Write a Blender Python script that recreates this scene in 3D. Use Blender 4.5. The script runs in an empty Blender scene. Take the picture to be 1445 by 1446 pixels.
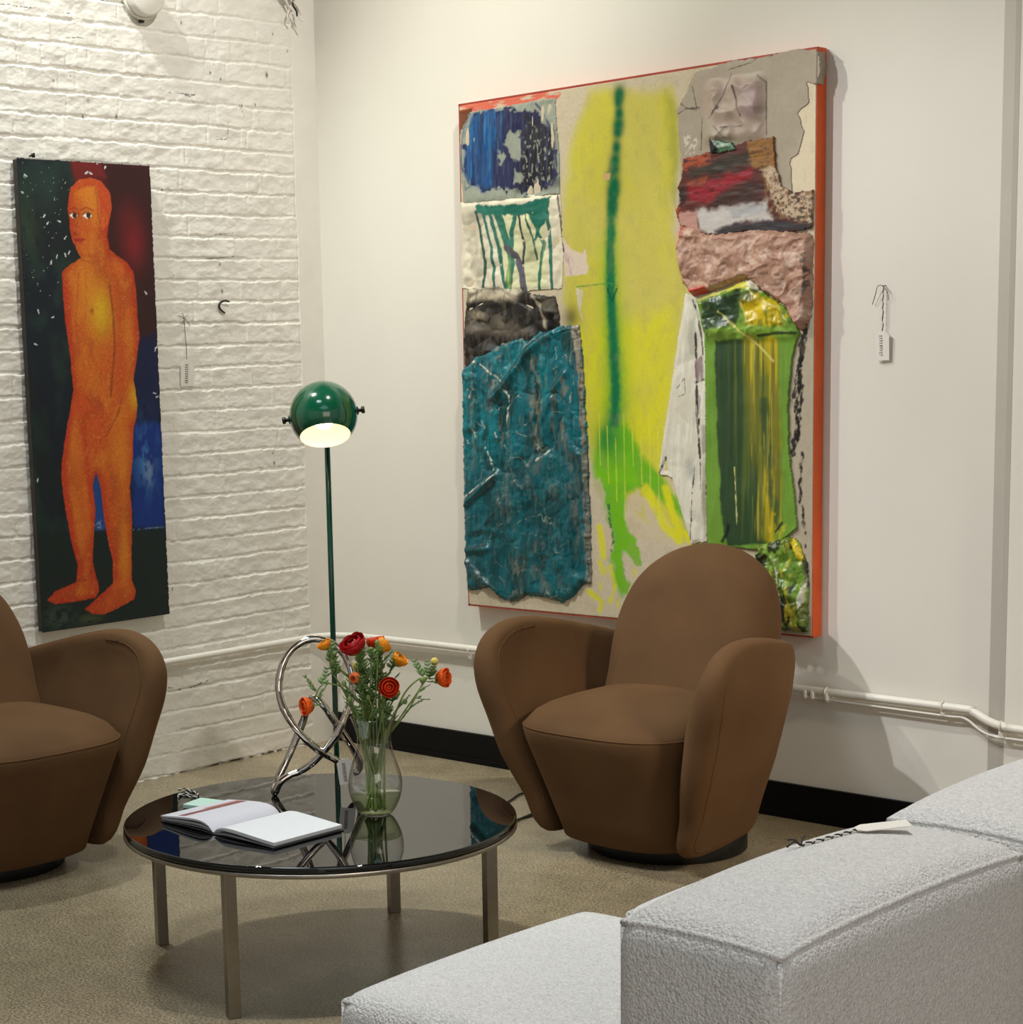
import bpy, bmesh, math, random
import numpy as np
from mathutils import Vector, Matrix
SCN = bpy.context.scene
COL = SCN.collection
PI = math.pi
rnd = random.Random(7)

# ------------------------------------------------------------------ helpers
def fast_mesh(name, verts, faces, smooth=True):
    """verts (N,3), faces (M,4) or (M,3) int arrays -> mesh datablock"""
    verts = np.asarray(verts, np.float32); faces = np.asarray(faces, np.int32)
    me = bpy.data.meshes.new(name)
    k = faces.shape[1]; M = len(faces)
    me.vertices.add(len(verts)); me.vertices.foreach_set('co', verts.ravel())
    me.loops.add(M*k); me.loops.foreach_set('vertex_index', faces.ravel())
    me.polygons.add(M)
    me.polygons.foreach_set('loop_start', np.arange(0, M*k, k, dtype=np.int32))
    me.polygons.foreach_set('loop_total', np.full(M, k, np.int32))
    me.update(calc_edges=True)
    me.polygons.foreach_set('use_smooth', np.full(M, smooth, bool))
    return me

def put(name, me, mat, parent=None, loc=(0,0,0)):
    o = bpy.data.objects.new(name, me); COL.objects.link(o)
    if mat: me.materials.append(mat)
    o.location = loc
    if parent: o.parent = parent
    return o

def obj(name, bm, mat, parent=None, smooth=True, loc=(0,0,0)):
    me = bpy.data.meshes.new(name)
    bmesh.ops.recalc_face_normals(bm, faces=bm.faces[:])
    bm.to_mesh(me); bm.free()
    for p in me.polygons: p.use_smooth = smooth
    return put(name, me, mat, parent, loc)

def tag(o, label, cat, group=None, kind=None):
    if label: o['label'] = label
    if cat: o['category'] = cat
    if group: o['group'] = group
    if kind: o['kind'] = kind
    return o

def thing(name, label, cat, loc=(0,0,0), rz=0, group=None):
    o = bpy.data.objects.new(name, None); COL.objects.link(o)
    o.location = loc; o.rotation_euler = (0,0,rz); o.empty_display_size = .05
    return tag(o, label, cat, group)

def struct(o):
    o['kind'] = 'structure'; return o

def add_box(bm, lo, hi, bevel=0, seg=2):
    lo = Vector(lo); hi = Vector(hi)
    r = bmesh.ops.create_cube(bm, size=1)
    for v in r['verts']:
        v.co = Vector([(lo[i]+hi[i])/2 + v.co[i]*(hi[i]-lo[i]) for i in range(3)])
    if bevel:
        es = list({e for v in r['verts'] for e in v.link_edges})
        bmesh.ops.bevel(bm, geom=es, offset=bevel, segments=seg, affect='EDGES', profile=.5)

def catmull(P, n=8, closed=False):
    P = [Vector(p) for p in P]; out = []; m = len(P)
    rng = range(m) if closed else range(m-1)
    for i in rng:
        if closed: p0,p1,p2,p3 = P[(i-1)%m],P[i],P[(i+1)%m],P[(i+2)%m]
        else: p0,p1,p2,p3 = P[max(i-1,0)],P[i],P[i+1],P[min(i+2,m-1)]
        for k in range(n):
            t = k/n; t2 = t*t; t3 = t2*t
            out.append(.5*((2*p1)+(p2-p0)*t+(2*p0-5*p1+4*p2-p3)*t2+(3*p1-p0-3*p2+p3)*t3))
    if not closed: out.append(P[-1])
    return out

def add_tube(bm, path, rad, seg=10, closed=False, cap=True):
    """path: list of Vectors, rad: float or list"""
    path = [Vector(p) for p in path]; n = len(path)
    if not hasattr(rad, '__len__'): rad = [rad]*n
    T = []
    for i in range(n):
        if closed: t = path[(i+1)%n]-path[(i-1)%n]
        else: t = path[min(i+1,n-1)]-path[max(i-1,0)]
        T.append(t.normalized() if t.length > 1e-9 else Vector((0,0,1)))
    a = Vector((0,0,1)) if abs(T[0].z) < .9 else Vector((1,0,0))
    N = (a - T[0]*a.dot(T[0])).normalized()
    rings = []
    for i in range(n):
        N = (N - T[i]*N.dot(T[i]))
        N = N.normalized() if N.length > 1e-6 else T[i].orthogonal().normalized()
        B = T[i].cross(N)
        rings.append([bm.verts.new(path[i]+(N*math.cos(2*PI*k/seg)+B*math.sin(2*PI*k/seg))*rad[i]) for k in range(seg)])
    m = n if closed else n-1
    for i in range(m):
        A, Bq = rings[i], rings[(i+1)%n]
        off = 0
        if closed and i == n-1:   # minimise twist
            off = min(range(seg), key=lambda s: (A[0].co-Bq[s].co).length)
        for k in range(seg):
            bm.faces.new((A[k], A[(k+1)%seg], Bq[(k+1+off)%seg], Bq[(k+off)%seg]))
    if cap and not closed:
        bm.faces.new(rings[0]); bm.faces.new(rings[-1])

def tube(name, path, rad, mat, parent=None, seg=10, closed=False):
    bm = bmesh.new(); add_tube(bm, path, rad, seg, closed); return obj(name, bm, mat, parent)

def add_lathe(bm, prof, seg=48, mtx=None, close_bottom=False, close_top=False):
    rings = []
    for r, z in prof:
        if r < 1e-6:
            v = bm.verts.new((0,0,z)); rings.append([v]*seg)
        else:
            rings.append([bm.verts.new((r*math.cos(2*PI*k/seg), r*math.sin(2*PI*k/seg), z)) for k in range(seg)])
    for A, B in zip(rings, rings[1:]):
        for k in range(seg):
            q = [A[k], A[(k+1)%seg], B[(k+1)%seg], B[k]]
            u = []
            for v in q:
                if v not in u: u.append(v)
            if len(u) > 2: bm.faces.new(u)
    if mtx is not None:
        vs = {v for R in rings for v in R}
        for v in vs: v.co = mtx @ v.co

def align_z(d):
    return Vector(d).to_track_quat('Z','Y').to_matrix().to_4x4()

# ------------------------------------------------------------------ materials
def srgb(c):
    c = np.asarray(c, float)/255.
    return np.where(c <= .04045, c/12.92, ((c+.055)/1.055)**2.4)
def lin(c): return tuple(float(x) for x in srgb(c))+(1.,)

def mat(name, color=(200,200,200), rough=.5, metal=0., spec=.5, noise=None, bump=None, vcol=None, sheen=0., coat=0., emis=None, estr=0.):
    """noise=(scale, amount, detail) value variation; bump=(scale, strength, dist)"""
    m = bpy.data.materials.new(name); m.use_nodes = True
    nt = m.node_tree; b = nt.nodes['Principled BSDF']
    b.inputs['Base Color'].default_value = lin(color); b.inputs['Roughness'].default_value = rough
    b.inputs['Metallic'].default_value = metal; b.inputs['Specular IOR Level'].default_value = spec
    if sheen:
        b.inputs['Sheen Weight'].default_value = sheen; b.inputs['Sheen Roughness'].default_value = .45
        b.inputs['Sheen Tint'].default_value = lin(color)
    if coat:
        b.inputs['Coat Weight'].default_value = coat; b.inputs['Coat Roughness'].default_value = .08
    if emis:
        b.inputs['Emission Color'].default_value = lin(emis); b.inputs['Emission Strength'].default_value = estr
    tc = nt.nodes.new('ShaderNodeTexCoord')
    src = None
    if vcol:
        a = nt.nodes.new('ShaderNodeAttribute'); a.attribute_name = vcol; src = a.outputs['Color']
    if noise:
        n = nt.nodes.new('ShaderNodeTexNoise'); n.inputs['Scale'].default_value = noise[0]
        n.inputs['Detail'].default_value = noise[2] if len(noise) > 2 else 4
        nt.links.new(tc.outputs['Object'], n.inputs['Vector'])
        mr = nt.nodes.new('ShaderNodeMapRange'); mr.inputs['From Min'].default_value = .25; mr.inputs['From Max'].default_value = .75
        mr.inputs['To Min'].default_value = 1-noise[1]; mr.inputs['To Max'].default_value = 1+noise[1]
        nt.links.new(n.outputs['Fac'], mr.inputs['Value'])
        mx = nt.nodes.new('ShaderNodeVectorMath'); mx.operation = 'SCALE'
        if src: nt.links.new(src, mx.inputs[0])
        else: mx.inputs[0].default_value = lin(color)[:3]
        nt.links.new(mr.outputs[0], mx.inputs['Scale']); src = mx.outputs[0]
    if src: nt.links.new(src, b.inputs['Base Color'])
    if bump:
        n = nt.nodes.new('ShaderNodeTexNoise'); n.inputs['Scale'].default_value = bump[0]; n.inputs['Detail'].default_value = 3
        nt.links.new(tc.outputs['Object'], n.inputs['Vector'])
        bp = nt.nodes.new('ShaderNodeBump'); bp.inputs['Strength'].default_value = bump[1]; bp.inputs['Distance'].default_value = bump[2]
        nt.links.new(n.outputs['Fac'], bp.inputs['Height']); nt.links.new(bp.outputs[0], b.inputs['Normal'])
    return m

def thin_glass(name, tint, refl_ior=1.5, rough=0.0, edge=None):
    m = bpy.data.materials.new(name); m.use_nodes = True; nt = m.node_tree
    for n in list(nt.nodes): nt.nodes.remove(n)
    out = nt.nodes.new('ShaderNodeOutputMaterial'); mix = nt.nodes.new('ShaderNodeMixShader')
    tr = nt.nodes.new('ShaderNodeBsdfTransparent'); gl = nt.nodes.new('ShaderNodeBsdfGlossy'); fr = nt.nodes.new('ShaderNodeFresnel'); ge = nt.nodes.new('ShaderNodeNewGeometry'); io = nt.nodes.new('ShaderNodeMapRange')
    tr.inputs['Color'].default_value = tint
    if edge:    # longer path through the wall near the silhouette
        lw = nt.nodes.new('ShaderNodeLayerWeight'); lw.inputs[0].default_value = .28; cm = nt.nodes.new('ShaderNodeMix'); cm.data_type = 'RGBA'
        cm.inputs[6].default_value = tint; cm.inputs[7].default_value = edge
        nt.links.new(lw.outputs['Facing'], cm.inputs[0]); nt.links.new(cm.outputs[2], tr.inputs['Color'])
    gl.inputs['Roughness'].default_value = rough
    gl.inputs['Color'].default_value = (1,1,1,1); io.inputs['To Min'].default_value = refl_ior; io.inputs['To Max'].default_value = 1/refl_ior
    nt.links.new(ge.outputs['Backfacing'], io.inputs['Value']); nt.links.new(io.outputs[0], fr.inputs['IOR'])
    nt.links.new(fr.outputs[0], mix.inputs[0]); nt.links.new(tr.outputs[0], mix.inputs[1]); nt.links.new(gl.outputs[0], mix.inputs[2])
    nt.links.new(mix.outputs[0], out.inputs['Surface'])
    return m

# ------------------------------------------------------------------ noise + painting in numpy
def vnoise(x, y, seed=0):
    xi = np.floor(x).astype(np.int64); yi = np.floor(y).astype(np.int64)
    fx = x-xi; fy = y-yi; fx = fx*fx*(3-2*fx); fy = fy*fy*(3-2*fy)
    def h(a, b):
        n = (a*374761393 + b*668265263 + seed*1442695041) & 0xffffffff
        n = ((n ^ (n >> 13))*1274126177) & 0xffffffff
        return ((n ^ (n >> 16)) & 0xffff)/65535.
    a = h(xi,yi); b = h(xi+1,yi); c = h(xi,yi+1); d = h(xi+1,yi+1)
    return (a*(1-fx)+b*fx)*(1-fy)+(c*(1-fx)+d*fx)*fy
def fbm(x, y, seed=0, oc=4):
    s = 0; a = .5; t = 0
    for i in range(oc):
        s = s+a*vnoise(x, y, seed+i*17); t += a; a *= .5; x = x*2.03; y = y*2.03
    return s/t
def ridge(x, y, seed=0, oc=3):
    s = 0; a = .5; t = 0
    for i in range(oc):
        s = s+a*(1-np.abs(2*vnoise(x, y, seed+i*31)-1)); t += a; a *= .5
        x, y = (x*.8-y*.6)*2.1, (x*.6+y*.8)*2.1
    return s/t
def crease(x, y, seed=0):
    """facetted crumple: distance between two nearest random points"""
    xi = np.floor(x); yi = np.floor(y); f1 = np.full(x.shape, 9.); f2 = f1.copy()
    for dx in (-1,0,1):
        for dy in (-1,0,1):
            cx = xi+dx; cy = yi+dy
            px = cx+vnoise(cx, cy, seed+3); py = cy+vnoise(cx, cy, seed+11)
            d = np.hypot(px-x, py-y)
            f2 = np.where(d < f1, f1, np.minimum(f2, d)); f1 = np.minimum(f1, d)
    return f2-f1
def sstep(a, b, x):
    t = np.clip((x-a)/(b-a), 0, 1); return t*t*(3-2*t)
def sdf(poly, U, V):
    """signed distance, positive inside"""
    P = np.asarray(poly, float); d = np.full(U.shape, 1e18); ins = np.zeros(U.shape, bool); n = len(P)
    for i in range(n):
        a = P[i]; b = P[(i+1) % n]; e = b-a; L = e@e+1e-9
        t = np.clip(((U-a[0])*e[0]+(V-a[1])*e[1])/L, 0, 1)
        d = np.minimum(d, (U-a[0]-t*e[0])**2+(V-a[1]-t*e[1])**2)
        c = (a[1] > V) != (b[1] > V)
        if abs(e[1]) > 1e-9:
            ins ^= c & (U < (V-a[1])*e[0]/e[1]+a[0])
    d = np.sqrt(d); return np.where(ins, d, -d)
def ldist(line, U, V):
    """distance to polyline and parameter along it (0..1)"""
    P = np.asarray(line, float); d = np.full(U.shape, 1e18); s = np.zeros(U.shape)
    seg = np.linalg.norm(P[1:]-P[:-1], axis=1); cum = np.concatenate([[0], np.cumsum(seg)]); tot = cum[-1]
    for i in range(len(P)-1):
        a = P[i]; e = P[i+1]-a; L = e@e+1e-9
        t = np.clip(((U-a[0])*e[0]+(V-a[1])*e[1])/L, 0, 1)
        q = (U-a[0]-t*e[0])**2+(V-a[1]-t*e[1])**2
        m = q < d; d = np.where(m, q, d); s = np.where(m, (cum[i]+t*seg[i])/tot, s)
    return np.sqrt(d), s

class Paint:
    def __init__(s, U, V, base, seed=0):
        s.U = U; s.V = V; s.c = np.zeros(U.shape+(3,))+srgb(base); s.seed = seed
    def _mix(s, color, a):
        col = srgb(color) if not isinstance(color, np.ndarray) else color
        s.c = s.c*(1-a[...,None])+col*a[...,None]
    def n(s, su, sv=None, seed=0, oc=4):
        return fbm(s.U/su, s.V/(sv or su), s.seed+seed, oc)
    def poly(s, poly, color, soft=2., wob=0., ws=20., amt=1., dry=None, seed=1):
        """dry=(su,sv,thr,width): dry-brush mask"""
        P = np.asarray(poly, float); mg = soft+wob*2+4
        box = (s.U > P[:,0].min()-mg)&(s.U < P[:,0].max()+mg)&(s.V > P[:,1].min()-mg)&(s.V < P[:,1].max()+mg)
        if not box.any(): return
        u = s.U[box]; v = s.V[box]
        d = sdf(poly, u, v)
        if wob: d = d+(fbm(u/ws, v/ws, s.seed+seed, 4)-.5)*2*wob
        a = sstep(-soft, soft, d)*amt
        if dry:
            nn = fbm(u/dry[0], v/dry[1], s.seed+seed+50, 4)
            a = a*sstep(dry[2]-dry[3], dry[2]+dry[3], nn)
        col = srgb(color) if not isinstance(color, np.ndarray) else color[box]
        s.c[box] = s.c[box]*(1-a[:,None])+col*a[:,None]
    def line(s, line, color, w=3., soft=1.5, wob=0., ws=15., amt=1., taper=None, dry=None, seed=1, beads=None):
        P = np.asarray(line, float); mg = w+soft+wob*2+6
        box = (s.U > P[:,0].min()-mg)&(s.U < P[:,0].max()+mg)&(s.V > P[:,1].min()-mg)&(s.V < P[:,1].max()+mg)
        if not box.any(): return
        u = s.U[box]; v = s.V[box]
        d, t = ldist(line, u, v)
        ww = w*np.ones_like(d)
        if taper: ww = w*(taper[0]+(taper[1]-taper[0])*t)
        if beads: ww = ww*(.45+.55*np.abs(np.sin(t*PI*beads)))
        if wob: d = d+(fbm(u/ws, v/ws, s.seed+seed, 3)-.5)*2*wob
        a = (1-sstep(ww-soft, ww+soft, d))*amt
        if dry:
            nn = fbm(u/dry[0], v/dry[1], s.seed+seed+50, 4)
            a = a*sstep(dry[2]-dry[3], dry[2]+dry[3], nn)
        s.c[box] = s.c[box]*(1-a[:,None])+srgb(color)*a[:,None]
    def blob(s, x, y, ru, rv, color, amt=1., pw=1., seed=0, dry=None):
        d = ((s.U-x)/ru)**2+((s.V-y)/rv)**2
        a = np.exp(-d*pw)*amt
        if dry:
            nn = fbm(s.U/dry[0], s.V/dry[1], s.seed+seed+50, 4)
            a = a*sstep(dry[2]-dry[3], dry[2]+dry[3], nn)
        s._mix(color, a)
    def streaks(s, color, su, sv, thr, width, amt=1., mask=None, seed=0, rot=0.):
        u = s.U*math.cos(rot)+s.V*math.sin(rot); v = -s.U*math.sin(rot)+s.V*math.cos(rot)
        nn = fbm(u/su, v/sv, s.seed+seed+90, 4)
        a = sstep(thr-width, thr+width, nn)*amt
        if mask is not None: a = a*mask
        s._mix(color, a)
    def grain(s, amt, sc=4., seed=0):
        nn = fbm(s.U/sc, s.V/sc, s.seed+seed+70, 2)
        s.c = s.c*(1+(nn-.5)*2*amt)[...,None]
    def mask(s, poly, soft=3., wob=0, ws=20, seed=1):
        d = sdf(poly, s.U, s.V)
        if wob: d = d+(fbm(s.U/ws, s.V/ws, s.seed+seed, 3)-.5)*2*wob
        return sstep(-soft, soft, d)

def set_colors(me, c):
    a = me.color_attributes.new('paint', 'FLOAT_COLOR', 'POINT')
    d = np.ones((len(c),4), np.float32); d[:,:3] = np.clip(c, 0, 1)
    a.data.foreach_set('color', d.ravel())

def sheet(name, poly, axis, depth0, lift, step, paint, material, parent, relief=None, wob=3., ws=12., edge_round=0., seed=5):
    """A sheet of paper / paint skin: grid clipped to a wobbly outline (mm), with relief and a skirt back to the support.
    axis 'W': wall plane X,Z facing -Y ; axis 'M': wall plane Y,Z facing +X. depth0 = support distance (m), lift in m."""
    P = np.asarray(poly, float); lo = P.min(0)-wob-step; hi = P.max(0)+wob+step
    us = np.arange(lo[0], hi[0], step); vs = np.arange(lo[1], hi[1], step)
    U, V = np.meshgrid(us, vs); nu = len(us); nv = len(vs)
    D = sdf(poly, U, V)+(fbm(U/ws, V/ws, seed, 3)-.5)*2*wob
    pt = Paint(U, V, (200,190,175), seed); paint(pt)
    H = np.full(U.shape, lift)
    if relief is not None: H = H+relief(U, V)*sstep(0, 18, D)
    if edge_round: H = H*(.4+.6*sstep(0, edge_round, D))
    H = np.maximum(H, .0012)
    idx = np.arange(nu*nv).reshape(nv, nu)
    ins = D > 0
    q = ins[:-1,:-1]&ins[1:,:-1]&ins[:-1,1:]&ins[1:,1:]
    A = idx[:-1,:-1][q]; B = idx[:-1,1:][q]; Cc = idx[1:,1:][q]; Dd = idx[1:,:-1][q]
    F = np.stack([A,B,Cc,Dd], 1)
    E = np.concatenate([F[:,[0,1]],F[:,[1,2]],F[:,[2,3]],F[:,[3,0]]])
    key = np.sort(E,1)[:,0].astype(np.int64)*(nu*nv)+np.sort(E,1)[:,1]
    uq, first, cnt = np.unique(key, return_index=True, return_counts=True)
    be = E[first[cnt == 1]]
    bv = np.unique(be); mp = {int(b): nu*nv+i for i, b in enumerate(bv)}
    Uf = np.concatenate([U.ravel(), U.ravel()[bv]]); Vf = np.concatenate([V.ravel(), V.ravel()[bv]])
    Hf = np.concatenate([H.ravel(), np.zeros(len(bv))])
    Cf = np.concatenate([pt.c.reshape(-1,3), pt.c.reshape(-1,3)[bv]])
    S = np.array([[e[1], e[0], mp[int(e[0])], mp[int(e[1])]] for e in be], np.int64)
    F = np.concatenate([F, S])
    used, inv = np.unique(F, return_inverse=True)
    F = inv.reshape(F.shape); Uf = Uf[used]/1000; Vf = Vf[used]/1000; Hf = Hf[used]; Cf = Cf[used]
    if axis == 'W': co = np.stack([Uf, -(depth0+Hf), Vf], 1)
    else: co = np.stack([depth0+Hf, Uf, Vf], 1)
    if axis == 'M' : pass
    me = fast_mesh(name, co, F, True)
    set_colors(me, Cf)
    return put(name, me, material, parent)

# ================================================================== CAMERA
CAM_C = (5.353141,-5.174821,1.500000); CAM_R = (0.689213,0.723831,-0.032458); CAM_U = (-0.089569,0.129568,0.987517); CAM_F = (-0.719001,0.677703,-0.154133)
CAM_FL = 2675.51; CAM_PX = 438.00; CAM_PY = 926.17
cam = bpy.data.cameras.new('camera'); co = bpy.data.objects.new('camera', cam); COL.objects.link(co)
Rr = Vector(CAM_R); Uu = Vector(CAM_U); Ff = Vector(CAM_F)
co.matrix_world = Matrix(((Rr.x,Uu.x,-Ff.x,CAM_C[0]),(Rr.y,Uu.y,-Ff.y,CAM_C[1]),(Rr.z,Uu.z,-Ff.z,CAM_C[2]),(0,0,0,1)))
cam.sensor_fit = 'HORIZONTAL'; cam.sensor_width = 36
cam.lens = CAM_FL/1445*36
cam.shift_x = (722.5-CAM_PX)/1445; cam.shift_y = (CAM_PY-723)/1445
cam.clip_start = .05; cam.clip_end = 60
SCN.camera = co
vs_ = SCN.view_settings
vs_.view_transform = 'Standard'; vs_.look = 'None'; vs_.gamma = 1; vs_.use_curve_mapping = False; vs_.exposure = 0.0

# ================================================================== MATERIALS
M_wall = mat('white_wall_paint', (222,217,207), .75, noise=(3,.02), bump=(60,.08,.002))
M_brick = mat('painted_brick', (222,218,208), .62, vcol='paint', bump=(190,.25,.002))
M_ceil = mat('ceiling_paint', (150,147,142), .9, noise=(2,.05))
M_base = mat('black_baseboard', (6,6,8), .5, spec=.2, bump=(30,.02,.001))
M_pipe = mat('pipe_paint', (224,219,209), .45, noise=(25,.04), bump=(80,.1,.001))
M_trim_shade = mat('grey_trim_shade', (176,170,160), .7, noise=(6,.03))  # shaded look of the pilaster chamfer, put into its colour
M_velvet = mat('brown_velvet', (92,67,44), .85, spec=.12, noise=(5,.16,5), bump=(600,.12,.0006), sheen=.4)
M_black = mat('black_plinth', (10,9,9), .5, noise=(20,.1))
M_steel = mat('brushed_steel', (150,143,132), .33, metal=1., noise=(40,.08), bump=(150,.04,.0005))
M_chrome = mat('polished_chrome', (205,198,190), .06, metal=1., bump=(45,.10,.001))
M_smoke = mat('smoked_glass_top', (7,8,9), .015, spec=.62)
M_green = mat('green_enamel', (0,78,52), .14, spec=.5, coat=.6, noise=(5,.03))
M_greenpole = mat('green_pole_enamel', (0,58,46), .25, noise=(5,.03))
M_shadein = mat('shade_inside_white', (226,222,200), .5, noise=(8,.02))
M_bulb = mat('bulb_glow', (255,240,205), .3, emis=(255,244,214), estr=6.)
M_chair_metal = mat('dark_metal', (60,58,56), .3, metal=1., noise=(30,.1))
M_cord = mat('black_cord', (14,13,13), .5, noise=(40,.1))
M_card = mat('paper_card', (232,226,218), .7, noise=(60,.02))
M_ink = mat('ink', (35,32,32), .8, noise=(60,.1))
M_string_w = mat('white_string', (215,210,200), .9, noise=(300,.1))
M_page = mat('book_paper', (235,236,238), .6, vcol='paint', noise=(80,.01))
M_cover = mat('book_cover', (30,30,34), .4, noise=(30,.1))
M_mint = mat('mint_card', (190,222,208), .5, noise=(20,.03))
M_stem = mat('flower_stem', (126,146,78), .5, noise=(40,.2))
M_leaf = mat('flower_leaf', (98,126,66), .55, noise=(60,.25))
M_glass = thin_glass('clear_vase_glass', (.965,.968,.965,1), 1.75, edge=(.55,.57,.56,1))
M_water = thin_glass('vase_water', (.90,.93,.80,1), 1.33, edge=(.66,.72,.46,1))
M_paint = mat('oil_paint', vcol='paint', rough=.5, spec=.35, bump=(420,.25,.0008))
M_canvas = mat('canvas_paint', vcol='paint', rough=.8, spec=.2, bump=(700,.3,.0006))
M_gloss = mat('glossy_paint_skin', vcol='paint', rough=.36, spec=.5, bump=(260,.22,.001))
M_orange = mat('orange_edge', (210,84,22), .5, noise=(14,.12), bump=(60,.1,.001))
M_edge2 = mat('painting_side_canvas', (62,56,50), .8, noise=(30,.25), bump=(200,.2,.001))

def floor_material():
    m = bpy.data.materials.new('polished_concrete'); m.use_nodes = True; nt = m.node_tree; b = nt.nodes['Principled BSDF']
    tc = nt.nodes.new('ShaderNodeTexCoord')
    def noise(sc, det, rough=.5):
        n = nt.nodes.new('ShaderNodeTexNoise'); n.inputs['Scale'].default_value = sc; n.inputs['Detail'].default_value = det
        n.inputs['Roughness'].default_value = rough
        nt.links.new(tc.outputs['Object'], n.inputs['Vector']); return n.outputs['Fac']
    def ramp(fac, stops):
        r = nt.nodes.new('ShaderNodeValToRGB'); e = r.color_ramp.elements
        e[0].position, e[0].color = stops[0]; e[1].position, e[1].color = stops[-1]
        for p, c in stops[1:-1]:
            q = e.new(p); q.color = c
        nt.links.new(fac, r.inputs[0]); return r.outputs[0]
    big = ramp(noise(1.3,6,.6), [(.25,lin((126,115,96))),(.5,lin((145,133,110))),(.75,lin((167,153,128)))])
    fine = ramp(noise(150,2,.7), [(.40,(.50,.48,.44,1)),(.50,(1,1,1,1)),(.61,(1.45,1.42,1.34,1))])
    mid = ramp(noise(14,5,.7), [(.3,(.84,.83,.82,1)),(.7,(1.12,1.11,1.08,1))])
    a = nt.nodes.new('ShaderNodeMix'); a.data_type = 'RGBA'; a.blend_type = 'MULTIPLY'; a.inputs[0].default_value = 1
    nt.links.new(big, a.inputs[6]); nt.links.new(fine, a.inputs[7])
    c = nt.nodes.new('ShaderNodeMix'); c.data_type = 'RGBA'; c.blend_type = 'MULTIPLY'; c.inputs[0].default_value = 1
    nt.links.new(a.outputs[2], c.inputs[6]); nt.links.new(mid, c.inputs[7])
    nt.links.new(c.outputs[2], b.inputs['Base Color'])
    rr = nt.nodes.new('ShaderNodeMapRange'); rr.inputs['To Min'].default_value = .18; rr.inputs['To Max'].default_value = .42
    nt.links.new(noise(5,4), rr.inputs['Value']); nt.links.new(rr.outputs[0], b.inputs['Roughness'])
    bp = nt.nodes.new('ShaderNodeBump'); bp.inputs['Strength'].default_value = .05; bp.inputs['Distance'].default_value = .002
    nt.links.new(noise(60,4), bp.inputs['Height']); nt.links.new(bp.outputs[0], b.inputs['Normal'])
    return m
M_floor = floor_material()

def boucle_material():
    m = bpy.data.materials.new('white_boucle'); m.use_nodes = True; nt = m.node_tree; b = nt.nodes['Principled BSDF']
    b.inputs['Roughness'].default_value = .95; b.inputs['Specular IOR Level'].default_value = .1
    b.inputs['Sheen Weight'].default_value = .25; b.inputs['Sheen Roughness'].default_value = .5
    tc = nt.nodes.new('ShaderNodeTexCoord')
    n = nt.nodes.new('ShaderNodeTexNoise'); n.inputs['Scale'].default_value = 170; n.inputs['Detail'].default_value = 3; n.inputs['Distortion'].default_value = 1.5
    v = nt.nodes.new('ShaderNodeTexVoronoi'); v.inputs['Scale'].default_value = 190
    nt.links.new(tc.outputs['Object'], n.inputs['Vector']); nt.links.new(tc.outputs['Object'], v.inputs['Vector'])
    ad = nt.nodes.new('ShaderNodeMath'); ad.operation = 'SUBTRACT'
    nt.links.new(n.outputs['Fac'], ad.inputs[0]); nt.links.new(v.outputs['Distance'], ad.inputs[1])
    bp = nt.nodes.new('ShaderNodeBump'); bp.inputs['Strength'].default_value = .75; bp.inputs['Distance'].default_value = .004
    nt.links.new(ad.outputs[0], bp.inputs['Height']); nt.links.new(bp.outputs[0], b.inputs['Normal'])
    r = nt.nodes.new('ShaderNodeValToRGB'); e = r.color_ramp.elements
    e[0].position = .28; e[0].color = lin((196,194,192)); e[1].position = .6; e[1].color = lin((232,230,228))
    nt.links.new(n.outputs['Fac'], r.inputs[0]); nt.links.new(r.outputs[0], b.inputs['Base Color'])
    return m
M_boucle = boucle_material()

# ================================================================== ROOM
bm = bmesh.new(); add_box(bm, (-.3,-9.5,-.12), (9.5,.3,0)); struct(obj('floor', bm, M_floor, smooth=False))
bm = bmesh.new(); add_box(bm, (-.3,0,0), (9.5,.3,4.2)); struct(obj('wall_right', bm, M_wall, smooth=False))
bm = bmesh.new(); add_box(bm, (-.3,-9.5,4.2), (9.5,.3,4.4)); struct(obj('ceiling', bm, M_ceil, smooth=False))
bm = bmesh.new(); add_box(bm, (0.0,-.016,0), (9.5,0,.113), .002); add_box(bm, (0,-.021,0), (9.5,-.001,.02), .002)
struct(obj('baseboard_right', bm, M_base, smooth=False))
# shallow pilaster; grey of its left chamfer strip is shade put into the colour
bm = bmesh.new(); add_box(bm, (2.815,-.035,0), (9.5,.1,4.2), .002); struct(obj('trim_2', bm, M_wall, smooth=False))
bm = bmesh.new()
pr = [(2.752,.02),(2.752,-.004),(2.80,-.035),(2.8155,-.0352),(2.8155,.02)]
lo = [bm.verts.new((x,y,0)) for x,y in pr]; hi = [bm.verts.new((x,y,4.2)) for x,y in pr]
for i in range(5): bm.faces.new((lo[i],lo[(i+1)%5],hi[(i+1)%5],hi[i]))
bm.faces.new(lo[::-1]); bm.faces.new(hi); struct(obj('trim_1', bm, M_trim_shade, smooth=False))

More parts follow.
